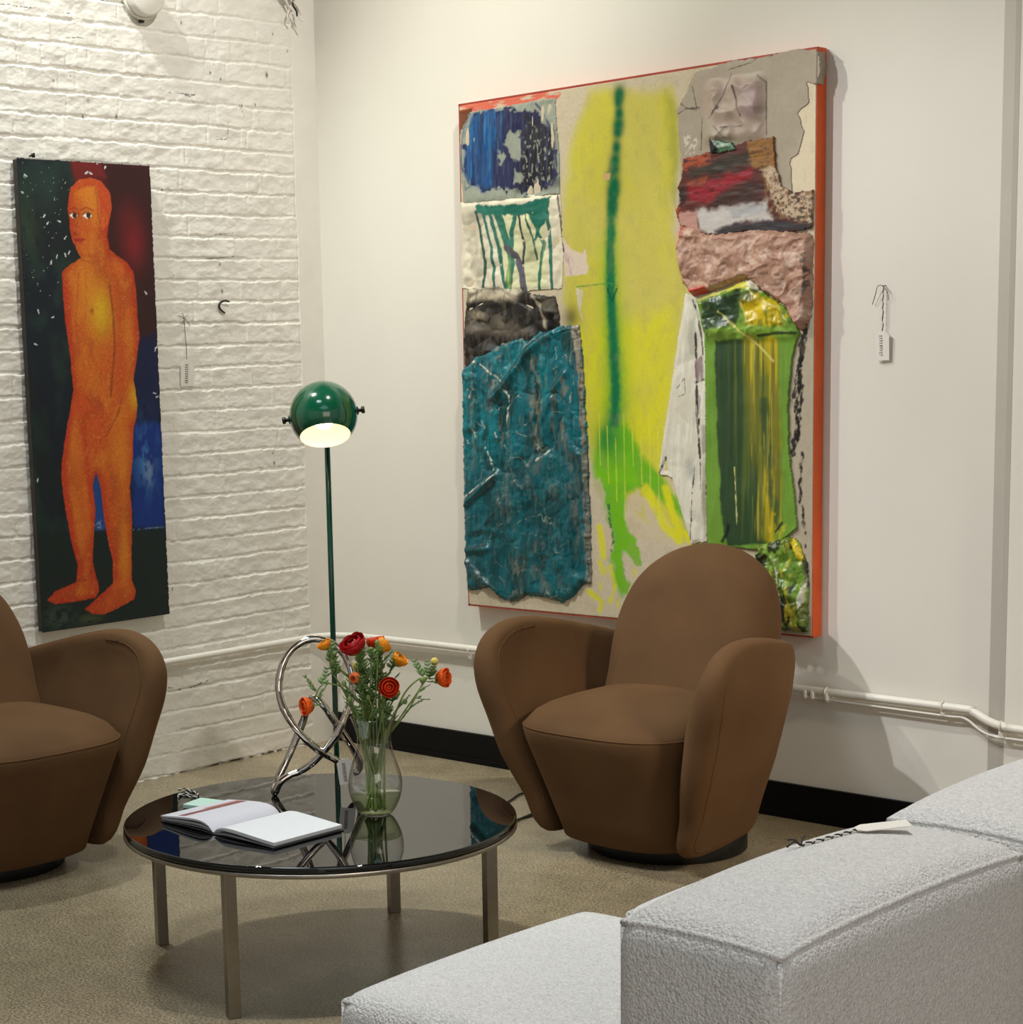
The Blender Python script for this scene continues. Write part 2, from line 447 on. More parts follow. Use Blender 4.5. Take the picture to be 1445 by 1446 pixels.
def brick_wall():
    ys = np.concatenate([np.linspace(-9.5,-3.6,60)[:-1], np.linspace(-3.6,-2.8,100)[:-1], np.linspace(-2.8,-1.75,220)[:-1], np.arange(-1.75,-.1301,.0033), np.linspace(-.13,-.11,9), np.linspace(-.1,0.0,5)])
    zs = np.concatenate([np.arange(0,2.96,.0026), np.linspace(2.97,4.2,80)])
    Y, Z = np.meshgrid(ys, zs); ny = len(ys); nz = len(zs)
    ch = .0782
    wz = (fbm(Y/.35, Z/.25, 3, 3)-.5)*.016+(fbm(Y/.045, Z/.05, 33, 3)-.5)*.006
    k = (Z+wz-.0024)/ch; ci = np.floor(k).astype(int); fz = (k-ci)*ch            # height above the course's lower joint
    r = np.random.RandomState(4)
    dv = np.full(Y.shape, 9.)
    for c in range(ci.min(), ci.max()+1):
        m = ci == c
        if not m.any(): continue
        header = (c % 6 == 2); L = .104 if header else .207
        j = -9.6+r.uniform(0, L); js = []
        while j < .1:
            js.append(j); j += L*(1+r.uniform(-.09,.09))
        js = np.array(js); yy = Y[m]+(fbm(Y[m]/.06, Z[m]/.03, 9, 2)-.5)*.008
        i = np.clip(np.searchsorted(js, yy), 1, len(js)-1)
        dv[m] = np.minimum(np.abs(yy-js[i-1]), np.abs(yy-js[i]))
    rough = (fbm(Y/.022, Z/.014, 21, 4)-.5)
    # joint depth varies; upper courses are smoothed over with thick paint
    sm = np.clip(fbm(Y/.30, Z/.12, 5, 3)*1.5-.15, .15, 1.15)
    sm = sm*(1-.55*sstep(2.15, 2.75, Z)*sstep(-1.1,-.3,Y))
    dz = np.minimum(fz, ch-fz)
    hj = 1-sstep(.0012, .0085, dz+rough*.010)
    vj = (1-sstep(.001, .006, dv+rough*.008))*np.clip(fbm(Y/.15, Z/.1, 77, 2)*2.1-.75, 0, .8)
    joint = np.maximum(hj, vj*.75)
    jit = vnoise(ci*1.0, np.floor((Y+ci*.11)/.2), 40)
    H = -.0070*joint*sm + (fbm(Y/.05, Z/.03, 8, 4)-.5)*.0062 + (jit-.5)*.003 + rough*.0034*(.4+joint)
    H += .0022*sstep(.0, .018, fz)*0 + .0028*sstep(.45, 1, fz/ch)*(1-hj)*sm     # upper arris leans out a little
    H -= .0025
    pl = sstep(-.128, -.121, Y+(fbm(Y*0, Z/.12, 15, 3)-.5)*.012)
    H = H*(1-pl)+pl*(-.001)
    H -= .004*np.exp(-((Y+.1245-(fbm(Y*0, Z/.12, 15, 3)-.5)*-.012)/.0012)**2)*sstep(.9,1.6,Z)   # crack beside the plaster strip
    pt = Paint(Y*1000, Z*1000, (226,222,212), 11)
    pt.grain(.04, 60)
    dark = (38,34,30)
    for p, w in zip([(-965,2357),(-656,2698),(-526,2536),(-479,2517),(-252,2549),(-1109,2346),(-1227,2457),(-381,2429),(-314,2438),(-1085,2404),(-517,1858),(-509,1761),(-809,689),(-281,1117),(-1152,2478),(-213,2699),(-143,2644),(-839,2700),(-774,2115),(-287,1155)], [3.4,2.6,2.8,2.6,4.6,3.2,2.2,2.8,2.4,2,2.6,3.4,2.6,3.4,1.6,2.2,1.8,3.2,2,2]):
        pt.blob(p[0], p[1], w, w*1.7, dark, 1., .6)
    for ln, w in (([(-1428,2686),(-1389,2688),(-1350,2685),(-1293,2686)],1.5),([(-1177,2682),(-1142,2683)],1.3),([(-1159,2603),(-1117,2607),(-1072,2608)],1.3),([(-722,2455),(-663,2454),(-604,2453)],1.5),([(-518,2303),(-456,2308),(-450,2366)],1.3),([(-581,1876),(-520,1881),(-447,1887)],1.5),([(-1009,2740),(-927,2739),(-802,2737)],1.),([(-532,1965),(-446,1972)],1.2),([(-394,2433),(-369,2391)],1.2),([(-647,2450),(-624,2447)],2.0)):
        pt.line(ln, dark, w, 1., wob=1.2, ws=6., dry=(5,3,.42,.1))
    for ln in ([(-1060,-3),(-793,-3),(-547,1),(-290,-1),(-118,2)],):
        pt.line(ln, (60,52,44), 5, 3, wob=6, ws=25., dry=(30,10,.52,.06))
    for ln in ([(-902,344),(-769,307),(-636,333)],[(-288,443),(-233,419)]):
        pt.line(ln, (70,66,60), 2, 1, wob=2, ws=9., dry=(20,8,.52,.08))
    co = np.stack([H, Y, Z], -1).reshape(-1,3)
    idx = np.arange(ny*nz).reshape(nz, ny)
    F = np.stack([idx[:-1,:-1],idx[:-1,1:],idx[1:,1:],idx[1:,:-1]], -1).reshape(-1,4)
    # back slab so that the wall has its thickness
    n0 = len(co)
    b = np.array([[-.3,-9.5,0],[-.3,0,0],[-.3,0,4.2],[-.3,-9.5,4.2]])
    co = np.concatenate([co, b, [[-.05,-9.5,0],[-.05,0,0],[-.05,0,4.2],[-.05,-9.5,4.2]]])
    g = n0
    F = np.concatenate([F, [[g,g+3,g+2,g+1],[g,g+1,g+5,g+4],[g+1,g+2,g+6,g+5],[g+2,g+3,g+7,g+6],[g+3,g,g+4,g+7]]])
    me = fast_mesh('wall_left', co, F, True)
    set_colors(me, np.concatenate([pt.c.reshape(-1,3), np.full((8,3), .7)]))
    return struct(put('wall_left', me, M_brick))
brick_wall()

# ------------------------------------------------------------------ things on the brick wall
def mm(p): return [tuple(c/1000 for c in q) for q in p]

# cut-off white pipe end near the top left
def pipe_stub():
    (y,z), = mm([(-841,2771)])
    t = thing('pipe_stub', 'white painted round pipe cap on the brick above the figure painting', 'pipe', (0,y,z))
    bm = bmesh.new(); mt = Matrix.Rotation(PI/2,4,'Y')
    add_lathe(bm, [(0,0),(.071,0),(.074,.004),(.074,.045),(.066,.05),(.0,.052)], 40, mt); obj('cap', bm, M_pipe, t)
    bm = bmesh.new(); add_tube(bm, [(.01+.0, .078*math.cos(a), .078*math.sin(a)) for a in np.linspace(0,2*PI,40,endpoint=False)], .006, 8, True)
    obj('collar', bm, M_pipe, t)
    bm = bmesh.new(); add_box(bm, (0,-.01,-.092), (.012,.008,-.08), .002); obj('clip', bm, M_chair_metal, t)
pipe_stub()
def bracket():
    (y,z), = mm([(-165,2805)])
    t = thing('wire_bundle', 'ragged white painted cable ends at the top of the wall corner', 'cable', (0.01,y,z))
    r = random.Random(3)
    for i in range(5):
        P = [Vector((.01,-.02+.012*i,.05))]
        for k in range(5): P.append(P[-1]+Vector((r.uniform(-.004,.014), r.uniform(-.014,.018), -r.uniform(.012,.026))))
        tube('strand', catmull(P,5), .0035, M_pipe if i != 2 else M_chair_metal, t, 6)
    bm = bmesh.new(); add_box(bm, (-.005,-.028,.03), (.04,.05,.14), .008); obj('junction_plate', bm, M_pipe, t)
bracket()
def hook():
    P = mm([(-492,1722),(-511,1726),(-532,1718),(-536,1703),(-526,1691),(-506,1682)])
    off = [.014,.011,.008,.007,.007,.003]
    t = thing('wall_hook', 'black curled wire hook on the white brick between painting and corner', 'hook', (0,)+P[3])
    pa = [Vector((o, y-P[3][0], z-P[3][1])) for o,(y,z) in zip(off,P)]
    tube('wire', catmull(pa,6), [.0028+.0014*math.sin(PI*i/30) for i in range(31)], M_cord, t, 8)
    bm = bmesh.new(); bmesh.ops.create_uvsphere(bm, u_segments=12, v_segments=8, radius=.011)
    for v in bm.verts: v.co = Vector((v.co.x*.5+.003, v.co.y+.012, v.co.z-.004))
    obj('wall_plug', bm, M_pipe, t)
hook()
def twisted(path, rad, n, turn):
    """two helical strands round a path"""
    P = catmull(path, n); out = ([],[])
    for i, p in enumerate(P):
        tg = (P[min(i+1,len(P)-1)]-P[max(i-1,0)]).normalized()
        a = tg.orthogonal().normalized() if i == 0 else (a-tg*a.dot(tg)).normalized()
        b = tg.cross(a); ph = i*turn
        for s in (0,1):
            out[s].append(p+(a*math.cos(ph+PI*s)+b*math.sin(ph+PI*s))*rad)
    return out
def price_tag_card(name, w, h, parent, mtx, marks=True):
    bm = bmesh.new(); c = .28*w; th = .0007
    o = [(-w/2,-h),(w/2,-h),(w/2,-c),(w/2-c,0),(-w/2+c,0),(-w/2,-c)]
    f = [bm.verts.new(mtx @ Vector((x,-th,y))) for x,y in o]; b = [bm.verts.new(mtx @ Vector((x,th,y))) for x,y in o]
    bm.faces.new(f); bm.faces.new(b[::-1])
    for i in range(6): bm.faces.new((f[i],b[i],b[(i+1)%6],f[(i+1)%6]))
    card = obj(name, bm, M_card, parent, smooth=False)
    if marks:
        r = random.Random(int(w*1e5)); bm = bmesh.new()
        y = -c*1.1
        while y > -h*.86:
            x0 = -w*.08+r.uniform(-.02,.02)*w
            P = [Vector((x0-w*.10, -th*1.8, y)), Vector((x0+w*.02, -th*1.8, y-h*.018)), Vector((x0+w*.12, -th*1.8, y+h*.012)), Vector((x0+w*.02,-th*1.8,y-h*.035))]
            P = P[:r.choice((3,4))]
            add_tube(bm, [mtx @ p for p in P], w*.018, 5); y -= h*.082
        obj('handwriting', bm, M_ink, card)
    return card
def brick_tag():
    P = mm([(-709,1663),(-707,1607),(-704,1562),(-704,1517),(-705,1427)])
    t = thing('price_tag', 'white price tag on dark string hanging on brick right of the figure painting', 'tag', (.008,)+P[0])
    q = [Vector((.002,y-P[0][0],z-P[0][1])) for y,z in P]
    tube('string', catmull(q[:4],5), .0011, M_cord, t, 6)
    bm = bmesh.new()
    for e in ((-.03,.008),(.02,.012),(.025,-.028),(-.012,.02),(-.008,-.02)):
        add_tube(bm, catmull([Vector((.001,0,0)),Vector((.006,e[0]*.5,e[1]*.5+.004)),Vector((.003,e[0],e[1]))],4), .0009, 5)
    obj('knot', bm, M_cord, t)
    mt = Matrix.Translation(q[3]+Vector((.004,.001,0))) @ Matrix.Rotation(PI/2,4,'Z') @ Matrix.Rotation(.10,4,'X')
    price_tag_card('card', .062, .096, t, mt)
brick_tag()
def wall_tag():
    P = mm([(2398,1661),(2397,1628),(2397,1587),(2397,1530),(2397,1437)])
    t = thing('price_tag', 'white price tag on twisted black string hanging right of the abstract painting', 'tag', (P[0][0],-.012,P[0][1]))
    q = [Vector((x-P[0][0],0,z-P[0][1])) for x,z in P]
    s = twisted(q[:4], .0016, 12, .9)
    bm = bmesh.new(); add_tube(bm, s[0], .0013, 6); obj('string', bm, M_cord, t)
    bm = bmesh.new(); add_tube(bm, s[1], .0011, 6); obj('string', bm, M_string_w, t)
    bm = bmesh.new()
    add_tube(bm, catmull([Vector((.0,0,0)),Vector((-.008,-.006,.003)),Vector((-.018,-.004,-.002)),Vector((-.026,0,-.022)),Vector((-.038,.004,-.052))],5), .0011, 5)
    add_tube(bm, catmull([Vector((0,0,.001)),Vector((.008,-.006,-.006)),Vector((.016,-.003,-.024)),Vector((.014,.004,-.042))],5), .0008, 5)
    add_tube(bm, [(0,.0,0),(0,.012,.002)], .0015, 6)
    obj('knot', bm, M_cord, t)
    mt = Matrix.Translation(q[3]+Vector((.0,-.004,0))) @ Matrix.Rotation(.12,4,'Z') @ Matrix.Rotation(.05,4,'X')
    price_tag_card('card', .044, .086, t, mt)
wall_tag()

# ------------------------------------------------------------------ conduit running round both walls
def conduit():
    t = thing('conduit_pipe', 'white painted conduit pipe running low along both walls', 'pipe', (0,0,0))
    zc = .430; r = .0125; off = .026
    P = [Vector((off,-9.4,zc)),Vector((off,-4,zc)),Vector((off,-1.5,zc)),Vector((off,-.5,zc)),Vector((off,-.20,zc))]
    for a in np.linspace(0, PI/2, 7): P.append(Vector((off+.15-.15*math.cos(a), -off-.15+.15*math.sin(a), zc+.002)))
    P += [Vector((.6,-off,zc+.004)),Vector((1.4,-off,zc+.002)),Vector((2.1,-off,zc-.002)),Vector((2.66,-off,zc-.006)),Vector((2.715,-off-.004,zc-.010)),Vector((2.77,-.045,zc-.028)),Vector((2.83,-.062,zc-.036)),Vector((2.95,-.062,zc-.040)),Vector((4,-.062,zc-.042)),Vector((9.4,-.062,zc-.045))]
    tube('pipe', catmull(P,5), r, M_pipe, t, 14)
    for x, y in ((.75,0),(2.23,0),(2.62,0),(2.82,-.035)):
        bm = bmesh.new(); zz = zc-.004 if x < 2.7 else zc-.036; ax = y-off
        add_tube(bm, [(x+.0, ax-(r+.002)*math.sin(a), zz+(r+.002)*math.cos(a)) for a in np.linspace(-.4,PI+.4,14)], .0024, 8)
        add_box(bm, (x-.008, ax-.004, zz-.032), (x+.008, y, zz-.012), .003)
        obj('clamp', bm, M_pipe, t)
    Q = [(2.03,-off,.421),(2.15,-off-.002,.408),(2.3,-off,.402),(2.62,-off,.397),(2.69,-off,.396),(2.76,-.05,.368),(2.83,-.062,.362),(3.1,-.06,.36),(6,-.06,.36)]
    tube('cable', catmull([Vector(q) for q in Q],6), .0038, M_pipe, t, 8)
    for x in (2.16,2.185,2.235):
        bm = bmesh.new(); add_box(bm, (x-.006,-.042,.402), (x+.006,-.012,.428), .003); obj('coupling', bm, M_pipe, t)
conduit()

# ================================================================== LARGE ABSTRACT PAINTING
def abstract_painting():
    (x0,zb),(x1,zt) = mm([(770,594),(2198,2363)])
    x1 = 2.196; zb = .598; zt = 2.368
    t = thing('abstract_painting', 'large unframed abstract collage painting with orange side edge on the white wall', 'painting', ((x0+x1)/2, 0, zb))
    D = .053
    def par(o): o.parent = t; o.location = -t.location if o.data is None or True else o.location; return o
    bm = bmesh.new(); add_box(bm, (x0,-D,zb), (x1,-.004,zt), .0015)
    par(obj('stretcher', bm, M_orange, None, smooth=False))
    # thin dark red line round the face
    bm = bmesh.new()
    for a, b in (((x0,zb),(x1,zb+.006)),((x0,zt-.006),(x1,zt)),((x0,zb),(x0+.006,zt))):
        add_box(bm, (a[0],-D-.0012,a[1]), (b[0],-D+.004,b[1]))
    par(obj('red_border', bm, mat('red_border_paint',(158,52,34),.6,noise=(18,.3)), None, smooth=False))
    parts = []
    # ---------------- ground canvas
    fr = [(x0*1000+5,zb*1000+5),(x1*1000-2,zb*1000+5),(x1*1000-2,zt*1000-5),(x0*1000+5,zt*1000-5)]
    def ground(p):
        p.grain(.10, 5); p.grain(.10, 60, 3)
        p._mix((196,180,152), np.full(p.U.shape,.75)); p.grain(.10, 4)
        p.poly([(748,2387),(944,2393),(1252,2355),(1198,2330),(942,2327),(812,2320),(785,2275),(769,2192),(742,2195)], (208,92,72), 4, 14, 40, .9, dry=(60,12,.42,.1))
        p.poly([(763,2342),(839,2348),(825,2319),(795,2286),(771,2264)], (88,50,26), 4, 6, 20, .9)
        yel = [(1364,2337),(1541,2329),(1668,2301),(1697,2221),(1702,2086),(1685,1998),(1680,1906),(1685,1828),(1712,1755),(1731,1685),(1698,1515),(1655,1279),(1635,1162),(1640,1088),(1688,1013),(1743,930),(1770,867),(1617,918),(1531,973),(1444,1042),(1370,1087),(1315,1254),(1294,1491),(1248,1634),(1232,1775),(1228,1962),(1245,2049),(1267,2153),(1307,2258)]
        p.poly(yel, (197,187,84), 30, 26, 90, .95)
        p.poly(yel, (198,190,52), 24, 40, 110, .6, dry=(140,240,.47,.16), seed=3)
        p.poly([(1301,1561),(1690,1638),(1661,1346),(1632,1162),(1589,1045),(1416,1136),(1321,1254)], (208,203,26), 44, 30, 90, .75, seed=8)
        p.poly(yel, (184,174,84), 10, 30, 60, .35, dry=(50,90,.55,.2), seed=9)
        p.poly([(1651,2303),(1697,2232),(1705,2079),(1685,1949),(1666,2039),(1662,2171)], (150,150,52), 22, 20, 40, .6)
        # green spray along the spine
        sp = [(1465,2330),(1464,2236),(1458,2170),(1448,2092),(1442,2014),(1432,1924),(1428,1833),(1427,1719),(1432,1626),(1437,1534),(1442,1441),(1444,1347),(1437,1254),(1425,1159)]
        p.line(sp[6:], (150,178,30), 60, 50, 8, 40, .75, taper=(.5,1.3))
        p.line(sp[4:], (96,158,40), 30, 24, 8, 30, .7, taper=(.45,1.5))
        p.line(sp[4:], (18,118,66), 19, 13, 7, 20, .92, taper=(.85,1.2))
        p.line(sp[7:], (8,100,62), 12, 9, 7, 14, .85)
        [p.blob(q[0], q[1], rw, rh, (0,100,62), 1., 1.1) or p.blob(q[0], q[1], rw*.8, rh*.8, (0,96,60), 1., .7) for q, rw, rh in zip([(1468,2318),(1465,2294),(1467,2258),(1464,2223),(1461,2199),(1455,2152),(1449,2112),(1445,2081),(1445,2036),(1439,2010),(1436,1969)], (21,15,17,21,18,17,20,22,24,21,21), (27,19,22,22,19,24,22,20,31,22,31))]
        p.line(sp[5:9], (0,108,66), 14, 7, 6, 14, .85, beads=4)
        for q in [(1419,2068),(1443,2104),(1428,2060)]: p.blob(q[0],q[1],12,10,(20,118,62),.8)
        p.line([(1415,1701),(1433,1659),(1453,1699)], (0,82,58), 4, 2, 2, 8, .9)
        p.line([(1285,1714),(1363,1717),(1422,1719),(1456,1708)], (60,140,70), 2, 1.5, 2, 9, .8)
        p.poly([(1282,1712),(1312,1701),(1302,1632),(1314,1594),(1293,1632)], (206,196,170), 2, 3, 12)
        # white scrap with violet scribble
        p.poly([(1230,1881),(1263,1839),(1311,1822),(1323,1835),(1337,1770),(1331,1754),(1234,1750)], (214,196,178), 2, 4, 12)
        p.line([(1241,1817),(1262,1797),(1271,1759)], (168,132,160), 10, 8, 6, 12, .7, dry=(9,26,.5,.1))
        p.poly([(1399,2072),(1431,2074),(1425,2052),(1399,2056)], (196,160,110), 2, 3, 8)
        p.blob(*[(1260,1614)][0], 34, 40, (70,62,34), .75)
        # lower green flare
        fl = [(1375,1230),(1490,1254),(1547,1161),(1618,1097),(1679,1025),(1735,946),(1751,893),(1707,956),(1646,996),(1583,1031),(1532,1044),(1485,1019),(1473,962),(1490,905),(1495,853),(1460,804),(1436,779),(1483,714),(1465,679),(1435,730),(1418,802),(1431,850),(1413,921),(1390,988),(1367,1040),(1350,1111)]
        p.poly(fl, (98,170,28), 16, 12, 36, .95)
        p.poly([(1356,1159),(1504,1160),(1532,1067),(1415,1041),(1373,1064)], (120,186,20), 22, 20, 40, .8)
        p.blob(*[(1413,1202)][0], 46, 60, (10,112,58), .9)
        p.blob(*[(1451,1160)][0], 60, 60, (86,160,30), .5)
        p.poly([(1432,1041),(1485,1019),(1467,962),(1496,913),(1545,837),(1553,785),(1518,802),(1484,841),(1454,832),(1471,781),(1497,720),(1482,681),(1456,696),(1436,759),(1418,816),(1449,885),(1432,956),(1408,1007)], (110,176,24), 5, 16, 26, .96)
        p.poly([(1490,858),(1536,846),(1547,785),(1524,784),(1495,815)], (122,172,52), 4, 8, 16, .9)
        p.poly([(1373,1073),(1402,1017),(1390,964),(1372,1004),(1349,1039),(1343,1082)], (186,180,140), 4, 10, 16, .85)
        # bare canvas patches
        for q in ([(1497,1019),(1532,1034),(1555,1012),(1549,969),(1520,968),(1491,991)],[(1479,943),(1511,958),(1548,927),(1588,881),(1542,875),(1502,896)],[(1546,1021),(1603,994),(1659,931),(1690,872),(1617,864),(1560,951)],[(1390,920),(1419,912),(1431,850),(1412,801),(1389,834)]):
            p.poly(q, (196,180,150), 6, 12, 26, .9)
        for ln, w in (([(1566,1045),(1606,987),(1645,919),(1696,882)],17),([(1646,1047),(1668,978),(1701,910),(1770,871)],15),([(1371,908),(1383,848),(1388,810)],13),([(1376,787),(1382,756)],9),([(1326,687),(1381,654),(1368,624)],10),([(1418,778),(1435,706),(1417,657)],8)):
            p.line(ln, (212,206,26), w, 8, 7, 22, .9)
        for q in [(1400,762),(1375,707),(1518,764),(1447,654)]: p.blob(q[0],q[1],9,16,(206,200,40),.8)
        for i in range(9):
            xx = [(1374,1159),(1649,1162)]; f = i/8; xa = xx[0][0]*(1-f)+xx[1][0]*f
            p.line([(xa, xx[0][1]+130-40*(i%3)), (xa+4, xx[0][1]-40-60*(i%4))], (206,214,70), 2.2, 1.5, 2, 20, .55)
        p.line([(1411,988),(1414,957),(1416,926),(1422,910)], (16,84,40), 4, 2, 5, 8, .9, dry=(10,6,.45,.1))
        p.line([(1425,893),(1431,865),(1424,831)], (10,70,40), 5, 2, 6, 7, .8, dry=(8,6,.48,.1))
        # right strip with black drips
        p.poly([(2080,1643),(2217,1636),(2228,603),(2087,591)], (172,160,140), 6, 6, 30, .9)
        p.poly([(2105,2289),(2211,2276),(2215,1887),(2108,1895)], (214,200,172), 6, 4, 30, .95)
        for ln, w in (([(2162,1586),(2155,1512),(2141,1427),(2132,1341),(2140,1255),(2118,1168)],11),([(2148,1470),(2147,1341),(2138,1212)],7),([(2156,1169),(2149,1082),(2152,1025),(2147,1016)],4),([(2160,1006),(2162,962),(2170,908),(2166,842)],3.)):
            p.line(ln, (30,27,26), w, 2.5, 10, 14, .95, dry=(9,16,.36,.14))
        p.streaks((150,132,104), 22, 40, .66, .12, .15)
        p.grain(.08, 3, 9)
    parts.append(sheet('canvas', fr, 'W', D, .002, 2.7, ground, M_canvas, None, relief=lambda u,v:(fbm(u/160,v/160,3,3)-.5)*.002, wob=0.))
    # ---------------- grey sheet with the blue patch
    S1 = [(827,2337),(955,2335),(1085,2341),(1206,2337),(1211,2253),(1222,2132),(1220,2022),(1014,2022),(788,2025),(780,2118),(775,2175),(781,2275)]
    def blue(p):
        p._mix((146,152,138), np.ones(p.U.shape)); p.grain(.08, 40)
        body = [(839,2329),(981,2327),(1084,2311),(1148,2285),(1178,2233),(1198,2160),(1203,2085),(1181,2059),(1110,2051),(1041,2052),(949,2053),(881,2061),(820,2091),(788,2142),(796,2199),(811,2270)]
        m = p.mask(body, 4, 26, 22)
        p._mix((19,26,70), m)
        p.poly([(832,2325),(949,2326),(934,2224),(911,2068),(820,2091),(791,2142),(811,2260)], (0,72,128), 16, 22, 26, .95)
        p.streaks((30,112,168), 7, 120, .60, .05, .7, m*p.mask([(826,2330),(981,2322),(936,2057),(806,2087)], 20))
        p.streaks((12,22,70), 9, 120, .58, .05, .7, m)
        p.poly([(1075,2302),(1190,2243),(1206,2062),(1038,2053),(1060,2187)], (15,14,28), 26, 22, 26, .95); p.streaks((60,70,104), 5, 120, .66, .05, .6, m, seed=9)
        p.streaks((150,154,142), 8, 16, .66, .04, .8, m*p.mask([(1068,2268),(1205,2219),(1203,2053),(1048,2066)], 20), seed=5)
        for q in ([(992,2241),(1045,2243),(1057,2176),(1043,2147),(1009,2164),(985,2207)],[(933,2186),(978,2191),(990,2166),(964,2149),(939,2161)],[(1027,2110),(1058,2098),(1051,2075),(1020,2078)]):
            p.poly(q, (146,152,138), 6, 22, 18, .95)
        lp = [(1122,2329),(1149,2299),(1178,2249),(1199,2185),(1207,2122),(1200,2076),(1187,2054),(1157,2066)]
        p.line(lp, (26,44,100), 3.2, 1.5, 3, 20, .9)
        p.line([(826,2330),(795,2281),(780,2210),(781,2147),(807,2111)], (36,70,120), 3, 1.5, 3, 20, .8)
        p.line([(781,2152),(807,2121),(819,2081),(799,2073),(793,2103)], (40,70,96), 3, 2, 5, 12, .7)
        p.line([(1069,2022),(1082,2040),(1072,2029)], (24,44,60), 5, 2, 5, 8, .9)
        p.grain(.10, 3)
    parts.append(sheet('blue_collage_sheet', S1, 'W', D, .005, 2.7, blue, M_gloss, None, relief=lambda u,v:(fbm(u/14,v/70,4,4)-.5)*.006+(fbm(u/120,v/120,8,3)-.5)*.008, wob=4.))
    # ---------------- white sheet with teal drips
    S2 = [(771,2032),(936,2030),(1125,2031),(1223,2023),(1227,1869),(1236,1845),(1225,1710),(1041,1709),(770,1730),(771,1900)]
    def drips(p):
        p._mix((218,209,186), np.ones(p.U.shape)); p.grain(.07, 30)
        p.blob(*[(827,1867)][0], 60, 130, (84,76,66), .7, dry=(60,90,.40,.16)); p.blob(*[(1091,1850)][0], 46, 60, (74,68,62), .75); p.blob(*[(994,1909)][0], 60, 50, (120,112,98), .5); p.blob(*[(883,1989)][0], 34, 24, (40,50,48), .6)
        p.poly([(935,1985),(1155,1968),(1145,1714),(980,1722)], (206,214,150), 12, 12, 30, .45)
        g = (26,104,88); g2 = (24,76,62)
        p.poly([(834,2022),(935,2006),(1047,2005),(1125,2013),(1184,2022),(1177,1985),(1155,1968),(1078,1969),(1011,1970),(934,1975),(856,1986)], g, 3, 8, 16, 1.)
        p.poly([(1081,1974),(1155,1977),(1174,1967),(1148,1926),(1123,1919),(1099,1935)], g, 3, 6, 16, 1.)
        dr = [([(847,1992),(859,1947),(868,1905),(877,1868),(885,1814),(873,1732)],6,g2),([(883,1984),(901,1915),(916,1866),(924,1793),(925,1725)],6,g),([(912,1982),(933,1913),(951,1859),(959,1791),(974,1722)],8,g),
              ([(947,1979),(972,1910),(993,1861),(1005,1807),(987,1722)],15,g),([(1024,1969),(1004,1908),(1009,1860)],9,g),([(1040,1967),(1051,1905),(1063,1856),(1055,1804)],5,(46,40,60)),([(983,1862),(1027,1830),(1046,1786),(1060,1713)],13,(84,80,96)),
              ([(1068,1970),(1092,1902),(1113,1853),(1118,1815)],4,g2),([(1099,1963),(1123,1900),(1150,1863),(1140,1828),(1130,1769),(1126,1715)],7,g),([(1165,1977),(1172,1896),(1177,1826),(1182,1712)],7,g),([(1133,1927),(1110,1882)],6,g)]
        for ln, w, c in dr: p.line(ln, c, w, 1.6, 3, 18, .97)
        p.line([(1211,2019),(1219,1963),(1227,1893),(1233,1834)], (60,46,60), 3, 1.5, 2, 10, .9)
        p.blob(*[(991,1760)][0], 9, 60, (196,214,110), .6); p.blob(*[(1152,1785)][0], 9, 70, (214,224,150), .5)
        p.grain(.05, 3)
    parts.append(sheet('drip_collage_sheet', S2, 'W', D, .004, 2.7, drips, M_paint, None, relief=lambda u,v:crease(u/70,v/70,3)*.006+(fbm(u/90,v/50,9,3)-.5)*.012, wob=3.))
    # ---------------- charcoal sheet
    S3 = [(800,1731),(929,1732),(1038,1714),(1119,1696),(1197,1688),(1214,1621),(1210,1564),(1148,1537),(1015,1517),(890,1471),(779,1443),(776,1563),(788,1652)]
    def coal(p):
        p._mix((30,27,26), np.ones(p.U.shape))
        p.poly([(797,1741),(1057,1718),(1018,1682),(928,1681),(809,1681)], (196,184,160), 18, 16, 40, .9)
        p.blob(*[(848,1630)][0], 40, 36, (150,138,118), .9, dry=(40,24,.44,.1)); p.blob(*[(965,1611)][0], 40, 26, (140,128,110), .7, dry=(30,30,.46,.1))
        p.line([(805,1671),(895,1672),(992,1663)], (12,11,12), 16, 10, 8, 30, .95)
        p.line([(800,1597),(925,1578),(1070,1574)], (110,100,88), 14, 12, 10, 30, .6)
        p.line([(1094,1697),(1134,1653),(1161,1585)], (176,164,140), 6, 4, 6, 16, .7)
        p.line([(1193,1660),(1174,1613),(1186,1584)], (6,6,8), 14, 6, 6, 14, .95)
        p.poly([(1113,1692),(1194,1683),(1205,1635),(1156,1637)], (78,70,58), 8, 8, 20, .8)
        p.streaks((84,76,66), 12, 60, .62, .06, .5); p.grain(.15, 5)
    parts.append(sheet('charcoal_collage_sheet', S3, 'W', D, .006, 2.7, coal, M_paint, None, relief=lambda u,v:crease(u/90,v/60,6)*.012+(fbm(u/60,v/60,2,3)-.5)*.014, wob=4.))
    # ---------------- teal sheet
    S4 = [(766,1449),(817,1485),(903,1523),(1017,1552),(1164,1578),(1223,1587),(1297,1589),(1311,1479),(1327,1206),(1330,1106),(1337,906),(1341,717),(1305,710),(1259,665),(1215,638),(1133,652),(1056,654),(981,624),(924,638),(878,671),(772,652),(763,829),(764,1252)]
